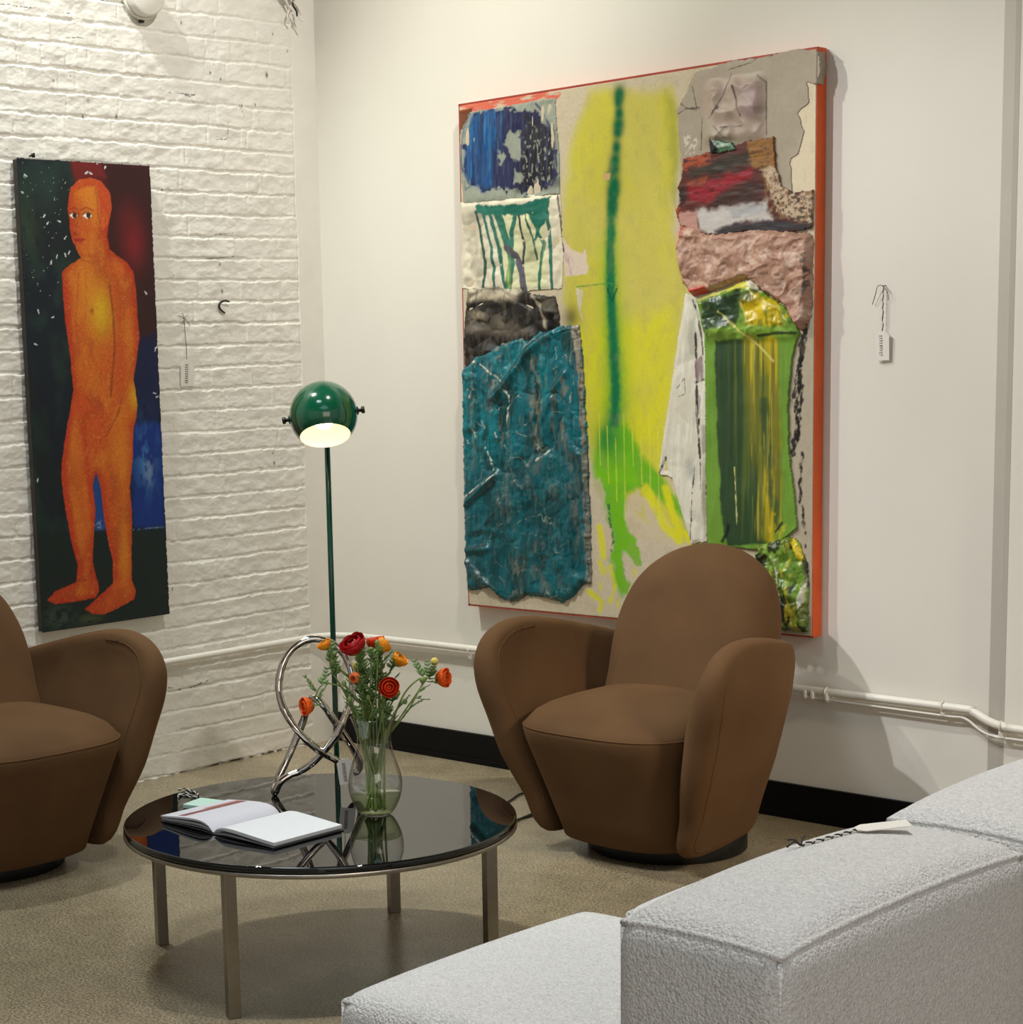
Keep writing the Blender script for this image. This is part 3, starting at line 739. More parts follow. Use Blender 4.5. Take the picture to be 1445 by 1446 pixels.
    def teal(p):
        p._mix((0,98,110), np.ones(p.U.shape))
        p.streaks((0,112,122), 60, 200, .52, .10, .9)
        p.streaks((0,60,62), 40, 120, .56, .08, .9, seed=4)
        p.poly([(1265,1598),(1302,1596),(1345,713),(1321,709),(1314,1158),(1294,1444)], (152,140,122), 4, 8, 30, .9)
        p.poly([(925,1544),(1038,1560),(995,1518),(936,1475)], (136,128,114), 6, 12, 20, .8, dry=(30,8,.45,.1))
        p.poly([(1022,1556),(1148,1576),(1091,1539),(976,1503),(890,1471),(924,1505)], (0,104,116), 6, 8, 20, .9)
        for ln, w in (([(1106,1476),(1114,1399),(1100,1302),(1110,1155),(1082,1007)],22),([(969,1203),(986,1055),(970,954),(1007,805),(1030,655)],24),([(1039,782),(1149,688)],26),([(1251,1037),(1287,965),(1298,820)],18),([(1207,1349),(1285,1444)],20),([(1224,1253),(1271,1109)],24)):
            p.line(ln, (128,122,106), w*.9, 10, 14, 40, .65, dry=(14,44,.55,.07))
        for q in [(962,1004),(1116,815),(1177,1035),(1113,1326),(1270,1013),(1022,755),(921,1406),(1003,641)]:
            p.blob(q[0], q[1], 28, 40, (146,134,116), .85, dry=(12,18,.54,.07))
        m = p.mask(S4, 10)
        ck = crease(p.U/115+p.n(70,None,61)*1.1, p.V/95+p.n(60,None,62)*1.1, 19); p._mix((198,194,178), (1-sstep(.004,.03,ck))*sstep(.50,.60,p.n(45,None,63))*.75*m); ck = crease(p.U/150+p.n(80,None,64), p.V/170, 23); p._mix((0,34,42), (1-sstep(.01,.06,ck))*sstep(.48,.6,p.n(90,None,65))*.6*m)
        p.streaks((120,120,108), 10, 70, .68, .06, .4, m, seed=8)
        p.streaks((0,44,50), 9, 70, .64, .06, .5, m, seed=12); p.poly([(765,1151),(1351,1206),(1344,652),(751,636)], (0,72,80), 60, 40, 80, .5)
        for ln in ([(807,1483),(870,1462),(961,1406)],[(960,1389),(992,1351),(977,1253)],[(883,1173),(902,1140),(914,1098)],[(771,993),(846,1036),(934,1083)],[(924,1228),(936,1198)],[(1109,1131),(1189,1176)],[(824,1238),(844,1202)]):
            p.line(ln, (206,202,186), 2.4, 1.4, 6, 12, .9, dry=(14,14,.40,.1))
        for ln, w in (([(1164,1570),(1069,1511),(980,1413),(920,1362)],5),([(1239,1440),(1192,1386)],4),([(1182,1359),(1137,1277)],4),([(766,806),(875,824)],5),([(777,983),(931,1093)],4),([(778,768),(872,701),(931,643)],5),([(877,900),(917,942)],7)):
            p.line(ln, (0,34,42), w, 2.5, 3, 14, .8)
        p.grain(.12, 3)
    def teal_rel(u, v):
        h = ridge(u/160,v/190,5,3)*.012+crease(u/150+fbm(u/80,v/80,3)*1.1,v/160+fbm(u/70,v/70,9),2)*.014+(fbm(u/20,v/40,4,3)-.5)*.0018
        for ln, w, a in (([(1164,1570),(1069,1511),(980,1413),(920,1362)],16,.014),([(1239,1440),(1192,1386)],12,.010),([(777,983),(931,1093)],14,.014),([(778,768),(872,701),(931,643)],16,.014),([(766,813),(882,829)],12,.012),([(1182,1359),(1137,1277)],12,.009)):
            d, s = ldist([(a_, b_) for a_, b_ in ln], u, v+14); h = h+a*np.exp(-(d/w)**2)
        return h
    parts.append(sheet('teal_collage_sheet', S4, 'W', D, .006, 2.7, teal, M_gloss, None, relief=teal_rel, wob=6.))
    # ---------------- grey torn sheet at the top right, folded over the edge
    S5 = [(1761,2351),(1825,2358),(1897,2366),(1996,2364),(2082,2368),(2136,2370),(2191,2357),(2205,2337),(2210,2296),(2192,2258),(2165,2267),(2171,2212),(2130,2183),(2156,2129),(2136,2062),(2107,2052),(2117,1961),(2113,1894),(1704,1913),(1699,1992),(1710,2059),(1694,2241),(1737,2309)]
    def greys(p):
        p._mix((160,148,130), np.ones(p.U.shape)); p.grain(.06, 60); p.grain(.05, 12)
        p.poly([(1785,2329),(1889,2337),(2003,2302),(2021,2269),(2022,2129),(1915,2131),(1838,2174),(1790,2243)], (162,142,128), 14, 14, 40, .8)
        p.poly([(1935,2289),(2004,2285),(2011,2197),(1946,2183)], (152,130,128), 14, 10, 30, .7)
        for ln in ([(1993,2311),(2023,2287),(2024,2133)],[(1889,2341),(1971,2352),(1996,2365),(2045,2363)],[(1694,2274),(1727,2246),(1769,2235)],[(1694,2228),(1727,2242),(1780,2240)],[(1753,2308),(1769,2241)],[(1897,2328),(1879,2271),(1838,2216)],[(1905,2293),(1925,2238),(1941,2194)],[(1843,2177),(1885,2135)],[(1869,2170),(1941,2167)],[(1790,2205),(1785,2110)]):
            p.line(ln, (72,60,54), 1.8, 1.2, 2, 14, .85)
        for ln in ([(1856,2231),(1822,2201)],[(1910,2288),(1931,2223)]): p.line(ln, (40,32,34), 5, 3, 3, 10, .85, taper=(1,.2))
        p.poly([(1721,2173),(1774,2146),(1769,2105),(1726,2099)], (206,198,182), 3, 3, 10, .8, dry=(8,8,.55,.05))
        p.grain(.06, 3)
    def grey_rel(u, v):
        (ua,va),(ub,vb) = [(1785,2325),(2029,2111)]
        m = sstep(0,60,u-ua)*sstep(0,40,ub-u)*sstep(0,40,v-vb)*sstep(0,40,va-v)
        return (fbm(u/140,v/140,7,3)-.5)*.003+m*(ridge(u/75,v/75,9,2)*.020+crease(u/120,v/110,4)*.010)
    parts.append(sheet('grey_collage_sheet', S5, 'W', D, .004, 2.7, greys, M_paint, None, relief=grey_rel, wob=5., ws=18.))
    # flap of the same sheet turned round the side
    bm = bmesh.new()
    fz = [p_[1]/1000 for p_ in [(2205,2353),(2217,2328),(2220,2295),(2211,2260)]]
    prof = [(x1-.010,-D-.006),(x1+.001,-D-.0055),(x1+.005,-D+.002),(x1+.005,-D+.03)]
    rows = []
    for i in range(13):
        z = fz[0]+(fz[3]-fz[0])*i/12; ext = 1-.55*abs(i/12-.45)*1.3
        rows.append([bm.verts.new((x, y if j < 3 else -D+.042*ext+.003*math.sin(i*1.7), z)) for j, (x, y) in enumerate(prof)])
    for a, b in zip(rows, rows[1:]):
        for j in range(3): bm.faces.new((a[j],a[j+1],b[j+1],b[j]))
    o = obj('grey_flap', bm, mat('grey_flap_paint',(158,146,130),.6,noise=(20,.08)), None)
    sm = o.modifiers.new('solid','SOLIDIFY'); sm.thickness = .0015
    parts.append(o)
    # ---------------- dark red block
    S6 = [(1721,2091),(1819,2101),(1843,2100),(1966,2120),(2052,2126),(2062,2035),(2082,1976),(2122,1952),(2190,1955),(2189,1843),(2093,1833),(1968,1850),(1843,1846),(1785,1854),(1710,1886),(1691,1931),(1710,1958),(1702,2009),(1718,2034)]
    def reds(p):
        p._mix((84,34,28), np.ones(p.U.shape))
        p.poly([(1721,2091),(1822,2098),(1827,2063),(1745,2045),(1721,2056)], (166,72,36), 5, 8, 20, .9, dry=(40,10,.42,.1))
        p.poly([(1745,2054),(1838,2075),(1967,2092),(1992,2052),(1864,2034),(1742,2028)], (52,46,34), 12, 14, 30, .95)
        p.poly([(1737,2006),(1838,2015),(1982,2040),(1967,2008),(1864,1974),(1811,1944),(1745,1958)], (148,26,42), 12, 14, 30, .9)
        p.poly([(1737,2019),(1811,2026),(1806,1996),(1737,2002)], (150,70,40), 6, 8, 20, .7)
        p.poly([(1961,2118),(2057,2123),(2065,2032),(2073,1977),(2030,1981),(2012,2029),(1982,2040),(1962,2076)], (142,98,42), 8, 12, 26, .9)
        p.poly([(2007,2029),(2062,2033),(2127,1943),(2190,1955),(2191,1843),(2068,1898),(2043,1963)], (186,164,138), 5, 14, 20, .95)
        p.streaks((122,84,40), 9, 9, .56, .04, .8, p.mask([(2017,2113),(2126,2101),(2190,1951),(2191,1843),(2031,1879),(2017,2007)], 14), seed=3)
        p.streaks((58,38,30), 10, 7, .58, .04, .85, p.mask([(2055,2014),(2127,1956),(2190,1919),(2191,1843),(2056,1861)], 10), seed=6)
        p.poly([(1864,1974),(1967,1999),(2018,1982),(2013,1934),(1916,1922),(1811,1918)], (58,34,28), 16, 16, 30, .85)
        p.poly([(1699,1996),(1726,2007),(1737,1941),(1710,1934)], (40,26,24), 6, 6, 14, .9)
        p.poly([(1772,1925),(1890,1929),(2030,1935),(2048,1874),(1916,1879),(1838,1850),(1785,1867)], (192,186,180), 10, 14, 26, .96)
        p.poly([(1890,1920),(2018,1927),(2033,1900),(1916,1897)], (150,152,158), 8, 10, 26, .7)
        p.poly([(1843,1859),(1890,1877),(2018,1876),(2186,1855),(2189,1830),(2018,1846),(1864,1836)], (48,46,50), 7, 10, 20, .95)
        p.poly([(1699,1926),(1772,1921),(1785,1858),(1710,1886)], (196,150,136), 6, 10, 20, .8)
        p.blob(*[(1685,1932)][0], 20, 16, (220,110,30), .9); p.streaks((110,40,40), 12, 12, .6, .04, .8, p.mask([(1691,1960),(1745,1955),(1737,1912),(1691,1916)],8))
        p.streaks((30,22,20), 30, 6, .60, .05, .55, p.mask([(1721,2088),(2042,2110),(2018,1923),(1721,1946)],10), seed=12)
        p.grain(.12, 4)
    parts.append(sheet('dark_red_paint_block', S6, 'W', D, .012, 2.7, reds, M_paint, None, relief=lambda u,v:(fbm(u/50,v/14,4,4)-.5)*.003, wob=5., ws=10.))
    G6 = [(1819,2161),(1838,2139),(1874,2127),(1905,2120),(1921,2097),(1864,2094),(1830,2095)]
    def gsp(p):
        p._mix((82,116,88), np.ones(p.U.shape)); p.poly([(1811,2168),(1843,2139),(1864,2098),(1827,2091)], (14,18,18), 6, 5, 14); p.grain(.1,5)
    parts.append(sheet('green_paint_lump', G6, 'W', D, .017, 2.2, gsp, M_gloss, None, relief=lambda u,v:ridge(u/20,v/20,3)*.006, wob=4., ws=8.))
    # ---------------- pink crumpled sheet
    S7 = [(1710,1890),(1772,1872),(1825,1851),(1916,1854),(2018,1855),(2118,1839),(2189,1826),(2188,1619),(2184,1585),(2151,1536),(2115,1573),(2089,1615),(2045,1644),(1999,1672),(1957,1705),(1843,1674),(1761,1660),(1715,1704),(1709,1760),(1693,1812)]
    def pink(p):
        p._mix((168,130,110), np.ones(p.U.shape)); p.grain(.12, 50)
        cr = 1-sstep(.0,.14, crease(p.U/150+p.n(50)*.8, p.V/95, 12)); p._mix((206,178,158), cr*.35)
        cr2 = 1-sstep(.0,.035, crease(p.U/170+p.n(60,None,4)*1.2, p.V/110+p.n(40,None,6), 31)); p._mix((84,56,48), cr2*.7*sstep(.42,.6,p.n(60,None,9)))
        p.poly([(1761,1684),(1819,1690),(1817,1664),(1766,1657)], (196,60,44), 4, 6, 12, .9)
        p.line([(2168,1765),(2178,1680),(2164,1639)], (40,34,34), 7, 3, 8, 12, .8, dry=(10,14,.42,.1))
        p.poly([(1699,1887),(1737,1884),(1709,1815)], (190,60,60), 6, 6, 12, .6)
        p.streaks((210,184,168), 30, 30, .64, .06, .5); p.grain(.08, 3)
    parts.append(sheet('pink_collage_sheet', S7, 'W', D, .006, 2.7, pink, M_paint, None, relief=lambda u,v:ridge(u/170+fbm(u/80,v/80,2)*1.2,v/110+fbm(u/90,v/60,5)*1.2,7,3)*.034+crease(u/150+fbm(u/50,v/50,8)*.8,v/95,12)*.012, wob=5.))
    # ---------------- off-white strip
    S8 = [(1727,1674),(1766,1659),(1811,1666),(1811,1538),(1806,1344),(1806,1164),(1811,880),(1748,866),(1707,975),(1673,1080),(1652,1089),(1618,1092),(1638,1208),(1669,1374),(1684,1459),(1698,1537)]
    def strip(p):
        p._mix((206,200,182), np.ones(p.U.shape)); p.grain(.06, 40)
        p.poly([(1744,1580),(1769,1613),(1768,1479),(1747,1480),(1736,1525)], (164,162,146), 8, 8, 20, .6)
        for ln, w in (([(1755,1649),(1771,1613),(1785,1545),(1795,1478)],3),([(1766,1546),(1768,1390)],4),([(1768,1378),(1774,1254),(1784,1150)],5.5),([(1779,1344),(1776,1254)],5),([(1760,1118),(1754,1027),(1746,884)],2),([(1784,1141),(1787,1050)],1.6)):
            p.line(ln, (34,28,30), w, 1.6, 3, 12, .95, dry=(12,20,.32,.1))
        p.poly([(1763,1457),(1790,1479),(1795,1398),(1768,1387)], (136,112,116), 4, 6, 12, .85); p.line([(1763,1390),(1798,1398)], (60,44,48), 4, 2, 2, 9)
        p.blob(*[(1746,1109)][0], 22, 30, (150,152,146), .7); p.poly([(1787,1254),(1806,1254),(1809,891),(1798,891)], (140,118,112), 6, 6, 20, .6)
        p.line([(1697,1372),(1725,1404),(1730,1354),(1703,1345)], (90,86,78), 1.4, 1, 2, 8, .8)
        p.line([(1621,1097),(1646,1146)], (16,14,14), 6, 2, 3, 8, .95, taper=(.5,1.))
        p.streaks((226,222,208), 10, 60, .62, .05, .5); p.grain(.05, 3)
    parts.append(sheet('white_collage_strip', S8, 'W', D, .006, 2.7, strip, M_paint, None, relief=lambda u,v:(fbm(u/40,v/140,6,3)-.5)*.012+crease(u/110,v/130,3)*.006, wob=2.5))
    # ---------------- green panel
    S9 = [(1771,1652),(1822,1668),(1875,1678),(1942,1697),(1973,1706),(1994,1698),(2004,1672),(2045,1644),(2094,1617),(2125,1573),(2148,1534),(2135,1511),(2121,1458),(2107,1301),(2113,1168),(2134,1031),(2143,939),(2094,900),(2036,875),(1987,863),(1900,868),(1811,873),(1806,1117),(1806,1344),(1801,1538)]
    def green(p):
        p._mix((106,146,50), np.ones(p.U.shape)); p.grain(.08, 60)
        p.poly([(1771,1652),(1973,1704),(2004,1685),(1948,1683),(1851,1658),(1785,1647)], (206,204,120), 3, 8, 14, .95)
        p.poly([(1891,1691),(1973,1704),(1984,1682),(1901,1668)], (214,206,40), 3, 8, 14, .7); p.poly([(1948,1705),(1999,1698),(2019,1658),(1989,1673)], (222,218,196), 3, 4, 10, .9)
        p.poly([(1806,1642),(1875,1661),(1943,1671),(1948,1588),(1917,1541),(1822,1535),(1806,1589)], (34,58,38), 8, 12, 22, .95)
        p.poly([(1948,1644),(2004,1659),(2082,1617),(2100,1586),(2100,1557),(2045,1554),(1974,1561)], (206,178,20), 8, 14, 24, .95)
        p.poly([(1943,1671),(2004,1668),(1994,1638),(1948,1627)], (66,74,24), 6, 10, 16, .8)
        p.streaks((92,118,34), 9, 60, .55, .05, .7, p.mask([(1943,1638),(2107,1599),(2100,1546),(1943,1551)],8), seed=4)
        p.poly([(1817,1549),(1943,1566),(2100,1552),(2125,1526),(1917,1515),(1822,1513)], (128,166,60), 8, 10, 24, .9)
        dk = [(1843,1517),(1953,1523),(1970,1343),(2001,1167),(2023,1034),(2049,947),(2036,884),(1892,872),(1871,940),(1854,1165),(1846,1344)]
        p.poly(dk, (38,62,38), 5, 8, 30, .97)
        yl = [(1953,1523),(2071,1515),(2074,1342),(2083,1168),(2084,1036),(2079,937),(2044,884),(2018,901),(2028,990),(1996,1167),(1964,1343)]
        p.poly(yl, (104,110,30), 14, 12, 30, .95); p.line([(1974,1518),(1990,1299),(2027,1079),(2049,902)], (176,160,26), 16, 14, 8, 40, .8); p.line([(2050,1515),(2062,1255),(2069,1036)], (196,172,22), 14, 12, 8, 40, .8)
        m = p.mask([(1849,1521),(2071,1515),(2090,948),(2036,884),(1892,877),(1854,1165)], 8)
        p.streaks((196,170,24), 15, 420, .53, .10, .75, m*p.mask([(1938,1523),(2073,1519),(2090,937),(2010,900),(1970,1211)],16), seed=2)
        p.streaks((48,76,40), 18, 420, .54, .10, .7, m, seed=7)
        p.streaks((92,104,34), 12, 420, .58, .08, .6, m*p.mask([(1891,1520),(1974,1518),(2049,902),(1945,897)],16), seed=9)
        p.poly([(2008,1342),(2036,1342),(2064,1036),(2054,991),(2033,1057)], (46,74,44), 10, 12, 30, .8)
        p.streaks((200,190,70), 4, 300, .70, .03, .45, m*p.mask([(1943,1518),(2081,1514),(2090,937),(1997,900),(1957,1211)],16), seed=15)
        p.line([(1915,1121),(1921,1032),(1927,937)], (210,206,130), 2, 1.2, 2, 20, .8, dry=(12,20,.42,.1))
        p.poly([(2033,919),(2064,980),(2069,936),(2100,944),(2085,899),(2039,875)], (196,170,30), 6, 12, 16, .7, dry=(10,26,.48,.08))
        for ln in ([(1870,1609),(1927,1558),(1974,1526),(2020,1486),(2056,1450)],[(1953,1631),(1984,1561)],[(1968,1682),(2014,1637),(2080,1613)]):
            p.line(ln, (206,196,110), 3, 2, 3, 14, .8)
        p.line([(2010,1529),(2070,1536),(2140,1534)], (28,34,20), 5, 2.5, 3, 14, .9)
        p.line([(1871,885),(1892,918),(1895,936)], (16,30,22), 6, 3, 3, 10, .9); p.line([(2069,925),(2090,953)], (20,24,18), 4, 2, 2, 8, .9)
        p.grain(.08, 3)
    def green_rel(u, v):
        h = (fbm(u/9,v/120,4,3)-.5)*.003+(fbm(u/120,v/140,3,3)-.5)*.010
        top = sstep(1440, 1500, v)*1.
        zt_ = [(1943,1523)][0][1]
        top = sstep(zt_-20, zt_+30, v)
        return h+top*(ridge(u/80,v/70,5,3)*.022+crease(u/80,v/80,2)*.014)
    parts.append(sheet('green_collage_panel', S9, 'W', D, .011, 2.7, green, M_gloss, None, relief=green_rel, wob=3.))
    # ---------------- olive wad at the bottom right
    S10 = [(1997,882),(2075,903),(2115,912),(2145,904),(2179,829),(2184,754),(2185,617),(2128,613),(2038,612),(2004,675),(1993,810)]
    def wad(p):
        p._mix((88,102,34), np.ones(p.U.shape))
        p.streaks((118,152,56), 40, 70, .52, .06, .9); p.streaks((36,42,22), 26, 40, .58, .04, .9, seed=5)
        p.poly([(2130,906),(2151,885),(2166,842),(2151,836),(2136,871)], (212,188,24), 4, 6, 12, .95)
        p.poly([(2095,882),(2141,862),(2171,820),(2171,785),(2106,749),(2090,815)], (106,142,52), 6, 8, 16, .9)
        p.poly([(2076,689),(2127,711),(2132,640),(2081,636)], (24,26,18), 8, 14, 16, .9)
        p.poly([(2167,753),(2181,787),(2177,710),(2157,686),(2152,719)], (206,204,186), 3, 4, 9, .9)
        p.line([(2070,836),(2080,792),(2086,748),(2091,704)], (206,206,180), 4, 2, 6, 10, .8, dry=(9,9,.45,.1))
        p.line([(2061,625),(2102,619),(2178,630)], (30,26,20), 5, 2, 4, 9, .9)
        p.streaks((196,180,50), 20, 40, .66, .04, .6, seed=11); p.grain(.15, 5)
    parts.append(sheet('olive_paint_wad', S10, 'W', D, .008, 2.7, wad, M_gloss, None, relief=lambda u,v:ridge(u/50,v/60,8,3)*.022+crease(u/55,v/70,3)*.014, wob=6.))
    for o in parts: par(o)
abstract_painting()

# ================================================================== FIGURE PAINTING ON THE BRICK
def figure_painting():
    c = [(-1418,2196),(-852,2189),(-863,598),(-1426,612)]
    ya = (c[0][0]+c[3][0])/2000; yb = (c[1][0]+c[2][0])/2000; za = (c[2][1]+c[3][1])/2000; zb = (c[0][1]+c[1][1])/2000
    t = thing('figure_painting', 'tall narrow painting of an orange standing nude on the white brick', 'painting', (0,(ya+yb)/2,za))
    def par(o): o.parent = t; o.location = -t.location; return o
    X = .035
    bm = bmesh.new(); add_box(bm, (.008,ya+.003,za+.003), (X,yb-.003,zb-.003), .003); par(obj('stretcher', bm, M_edge2, None, smooth=False))
    bm = bmesh.new(); add_tube(bm, [(.001,(ya+.08),zb+.012),(.02,(ya+.08),zb+.014)], .0035, 8); add_box(bm, (.018,ya+.074,zb+.006),(.022,ya+.086,zb+.02)); par(obj('nail', bm, M_chair_metal, None))
    fr = [(ya*1000,za*1000),(yb*1000,za*1000),(yb*1000,zb*1000),(ya*1000,zb*1000)]
    body = [(-1219,2063),(-1206,2104),(-1167,2132),(-1122,2141),(-1077,2130),(-1041,2093),(-1035,2045),(-1052,1985),(-1062,1943),(-1053,1901),(-1019,1878),(-979,1857),(-953,1825),(-945,1758),(-943,1666),(-939,1599),(-959,1514),(-975,1453),(-966,1398),(-961,1363),(-967,1326),(-985,1282),(-996,1171),(-1014,1073),(-1009,986),(-1020,829),(-1025,747),(-1007,707),(-1017,677),(-1074,658),(-1154,638),(-1208,648),(-1237,667),(-1189,696),(-1108,743),(-1104,818),(-1122,901),(-1136,996),(-1142,1082),(-1158,1138),(-1176,1096),(-1169,1011),(-1184,906),(-1193,827),(-1175,750),(-1172,725),(-1189,701),(-1281,697),(-1364,699),(-1394,715),(-1361,740),(-1269,766),(-1258,821),(-1282,915),(-1303,1058),(-1308,1142),(-1291,1237),(-1257,1355),(-1238,1427),(-1247,1580),(-1259,1669),(-1262,1776),(-1261,1823),(-1222,1849),(-1176,1871),(-1190,1887),(-1200,1911),(-1210,1928),(-1218,1964),(-1219,1999),(-1223,2033)]
    def paint(p):
        p._mix((15,26,30), np.ones(p.U.shape))
        p.streaks((24,46,44), 90, 180, .54, .10, .8); p.streaks((10,16,34), 120, 160, .56, .08, .8, seed=4)
        p.poly([(-1204,2199),(-843,2192),(-847,1958),(-946,1835),(-1062,1882),(-1150,2023),(-1191,2139)], (74,18,20), 12, 10, 40, 1.)
        p.poly([(-1049,2188),(-843,2187),(-846,1688),(-860,1439),(-969,1443),(-943,1786),(-1060,1906)], (48,16,20), 20, 20, 60, .95)
        p.poly([(-1201,2199),(-1079,2196),(-1052,2145),(-1128,2142),(-1180,2112)], (112,26,26), 10, 8, 30, .9)
        p.blob(*[(-947,1932)][0], 50, 90, (122,22,32), .85); p.blob(*[(-974,2004)][0], 40, 60, (92,20,26), .6)
        p.poly([(-954,1590),(-844,1613),(-865,908),(-1013,921),(-991,1295)], (12,22,60), 22, 26, 60, .95)
        p.poly([(-997,1295),(-850,1288),(-861,918),(-1013,926)], (8,44,118), 16, 24, 50, .95)
        p.blob(*[(-934,1179)][0], 46, 110, (60,112,166), .85, dry=(30,50,.46,.12)); p.blob(*[(-924,1128)][0], 20, 50, (140,170,196), .5, dry=(14,20,.5,.1))
        p.poly([(-1174,1156),(-1137,1154),(-1126,935),(-1194,936)], (24,66,132), 8, 6, 20, .95); p.blob(*[(-1156,953)][0], 16, 12, (150,170,196), .7, dry=(9,9,.48,.1))
        p.poly([(-1422,951),(-838,921),(-854,519),(-1445,593)], (20,32,30), 14, 12, 40, .92)
        p.line([(-1007,925),(-864,923)], (110,130,160), 2, 1.5, 4, 12, .7, dry=(14,9,.46,.1))
        p.blob(*[(-1346,650)][0], 60, 40, (70,88,72), .55, dry=(26,16,.44,.12)); p.blob(*[(-1220,630)][0], 60, 18, (80,88,50), .5, dry=(26,10,.44,.12))
        p.blob(*[(-1388,1970)][0], 40, 110, (52,70,44), .5, dry=(26,40,.46,.12)); p.blob(*[(-1305,2088)][0], 60, 80, (36,60,56), .5)
        p.poly(body, (20,14,18), 9, 2, 20, .6)
        m = p.mask(body, 2.0, 2.5, 14)
        c0 = p.c.copy()
        p._mix((190,80,28), np.ones(p.U.shape)); p.streaks((150,52,20), 60, 110, .54, .12, .55, seed=31); p.streaks((206,120,36), 50, 90, .58, .12, .5, seed=37)
        # warm reds along the contour, ochre light in the middle
        d = sdf(body, p.U, p.V)
        p._mix((172,46,20), (1-sstep(2, 36, d+(p.n(30)-.5)*20))*.9)
        p.blob(*[(-1107,1689)][0], 52, 90, (206,164,26), .95); p.blob(*[(-1165,1785)][0], 46, 120, (214,136,36), .7)
        p.blob(*[(-1146,2094)][0], 46, 50, (214,128,34), .8); p.blob(*[(-1118,2048)][0], 30, 60, (216,140,40), .5)
        p.blob(*[(-972,1393)][0], 26, 50, (206,158,24), .9); p.blob(*[(-1041,1198)][0], 40, 150, (204,118,30), .8); p.blob(*[(-1049,848)][0], 26, 140, (202,120,30), .8)
        p.blob(*[(-1244,1209)][0], 34, 110, (206,110,36), .7); p.blob(*[(-1211,962)][0], 24, 120, (200,92,30), .6); p.blob(*[(-986,1591)][0], 20, 130, (196,110,30), .6)
        p.blob(*[(-1168,1497)][0], 70, 70, (204,104,30), .7)
        p.line([(-1249,1785),(-1248,1619),(-1238,1451),(-1260,1331),(-1293,1188),(-1294,1091),(-1270,893),(-1252,793)], (184,48,26), 12, 12, 6, 24, .8)
        p.line([(-1202,1304),(-1197,1182),(-1191,1084),(-1185,985)], (186,50,26), 9, 10, 6, 24, .7); p.line([(-1142,1080),(-1125,955),(-1107,828),(-1106,753)], (188,58,26), 9, 9, 6, 24, .75)
        p.blob(*[(-1216,1366)][0], 40, 40, (196,66,30), .75); p.blob(*[(-1134,1301)][0], 36, 44, (206,84,36), .8)
        # arm, held across the front
        p.line([(-1059,1774),(-1052,1689),(-1049,1575),(-1068,1470),(-1079,1397)], (120,48,18), 4.5, 4, 3, 20, .8)
        p.line([(-1044,1762),(-1025,1665),(-1026,1543),(-1046,1420)], (186,74,26), 16, 16, 6, 24, .6)
        p.line([(-1048,1396),(-1096,1324),(-1142,1282)], (190,78,30), 15, 10, 5, 18, .8); p.line([(-1029,1390),(-1052,1335),(-1099,1270),(-1138,1243)], (150,56,20), 3.5, 3, 3, 14, .7)
        for ln in ([(-1101,1349),(-1133,1321)],[(-1089,1329),(-1125,1296)],[(-1085,1304),(-1118,1271)]): p.line(ln, (160,60,24), 2.4, 2, 2, 8, .6)
        # torso modelling
        p.line([(-1190,1821),(-1201,1738),(-1216,1654),(-1204,1546)], (176,74,24), 4, 4, 3, 18, .55); p.line([(-1161,1852),(-1164,1714),(-1189,1594)], (188,92,28), 5, 5, 3, 18, .4)
        p.line([(-1181,1866),(-1131,1852),(-1068,1872),(-1036,1892)], (170,64,22), 3, 3, 3, 14, .5); p.blob(*[(-1142,1692)][0], 9, 13, (150,52,16), .9, 1.6)
        p.line([(-1195,1401),(-1166,1386),(-1128,1399)], (176,60,26), 4, 5, 3, 18, .5)
        # head: cropped hair, brow, nose, lips, ear
        p.poly([(-1219,2059),(-1207,2106),(-1167,2136),(-1118,2145),(-1074,2132),(-1036,2093),(-1030,2041),(-1055,1983),(-1081,1968),(-1086,2025),(-1087,2068),(-1102,2110),(-1133,2111),(-1175,2098),(-1193,2102),(-1209,2078)], (190,70,30), 4, 4, 12, .95)
        p.line([(-1102,2110),(-1096,2063),(-1096,2015),(-1086,1982)], (150,52,22), 2.5, 2.5, 2, 10, .6)
        p.poly([(-1084,2015),(-1065,2030),(-1056,2016),(-1062,1983),(-1078,1966),(-1086,1982)], (206,90,36), 3, 2, 10, .9); p.line([(-1081,2011),(-1065,2021),(-1067,1987)], (146,48,22), 2, 1.6, 1, 8, .8)
        p.line([(-1212,2031),(-1197,2038),(-1182,2032)], (140,44,20), 2.6, 1.8, 1, 8, .8); p.line([(-1168,2030),(-1146,2040),(-1116,2031)], (140,44,20), 2.6, 1.8, 1, 8, .8)
        for ex, ew in ((103.6,5.6),(123,6.2)):
            p.poly([(-1218,2012),(-1201,2024),(-1181,2013),(-1199,2000)] if ex < 110 else [(-1163,2012),(-1141,2026),(-1119,2013),(-1142,2001)], (250,238,220), 1.2, 0, 10, 1.)
        for q in [(-1196,2012),(-1137,2014)]: p.poly([(q[0]+9*math.cos(a_), q[1]+11.5*math.sin(a_)) for a_ in np.linspace(0,2*PI,14,endpoint=False)], (24,5,6), 1.5, 0, 10, 1.)
        p.line([(-1219,2013),(-1201,2023),(-1184,2014)], (90,26,16), 2, 1.4, 0, 8, .8); p.line([(-1163,2014),(-1141,2025),(-1120,2014)], (90,26,16), 2, 1.4, 0, 8, .8)
        p.line([(-1177,2022),(-1185,1987),(-1202,1958),(-1185,1947),(-1175,1954)], (156,54,26), 2.6, 2.2, 1, 8, .75); p.line([(-1203,1951),(-1188,1948)], (110,34,18), 2.4, 1.5, 0, 8, .8)
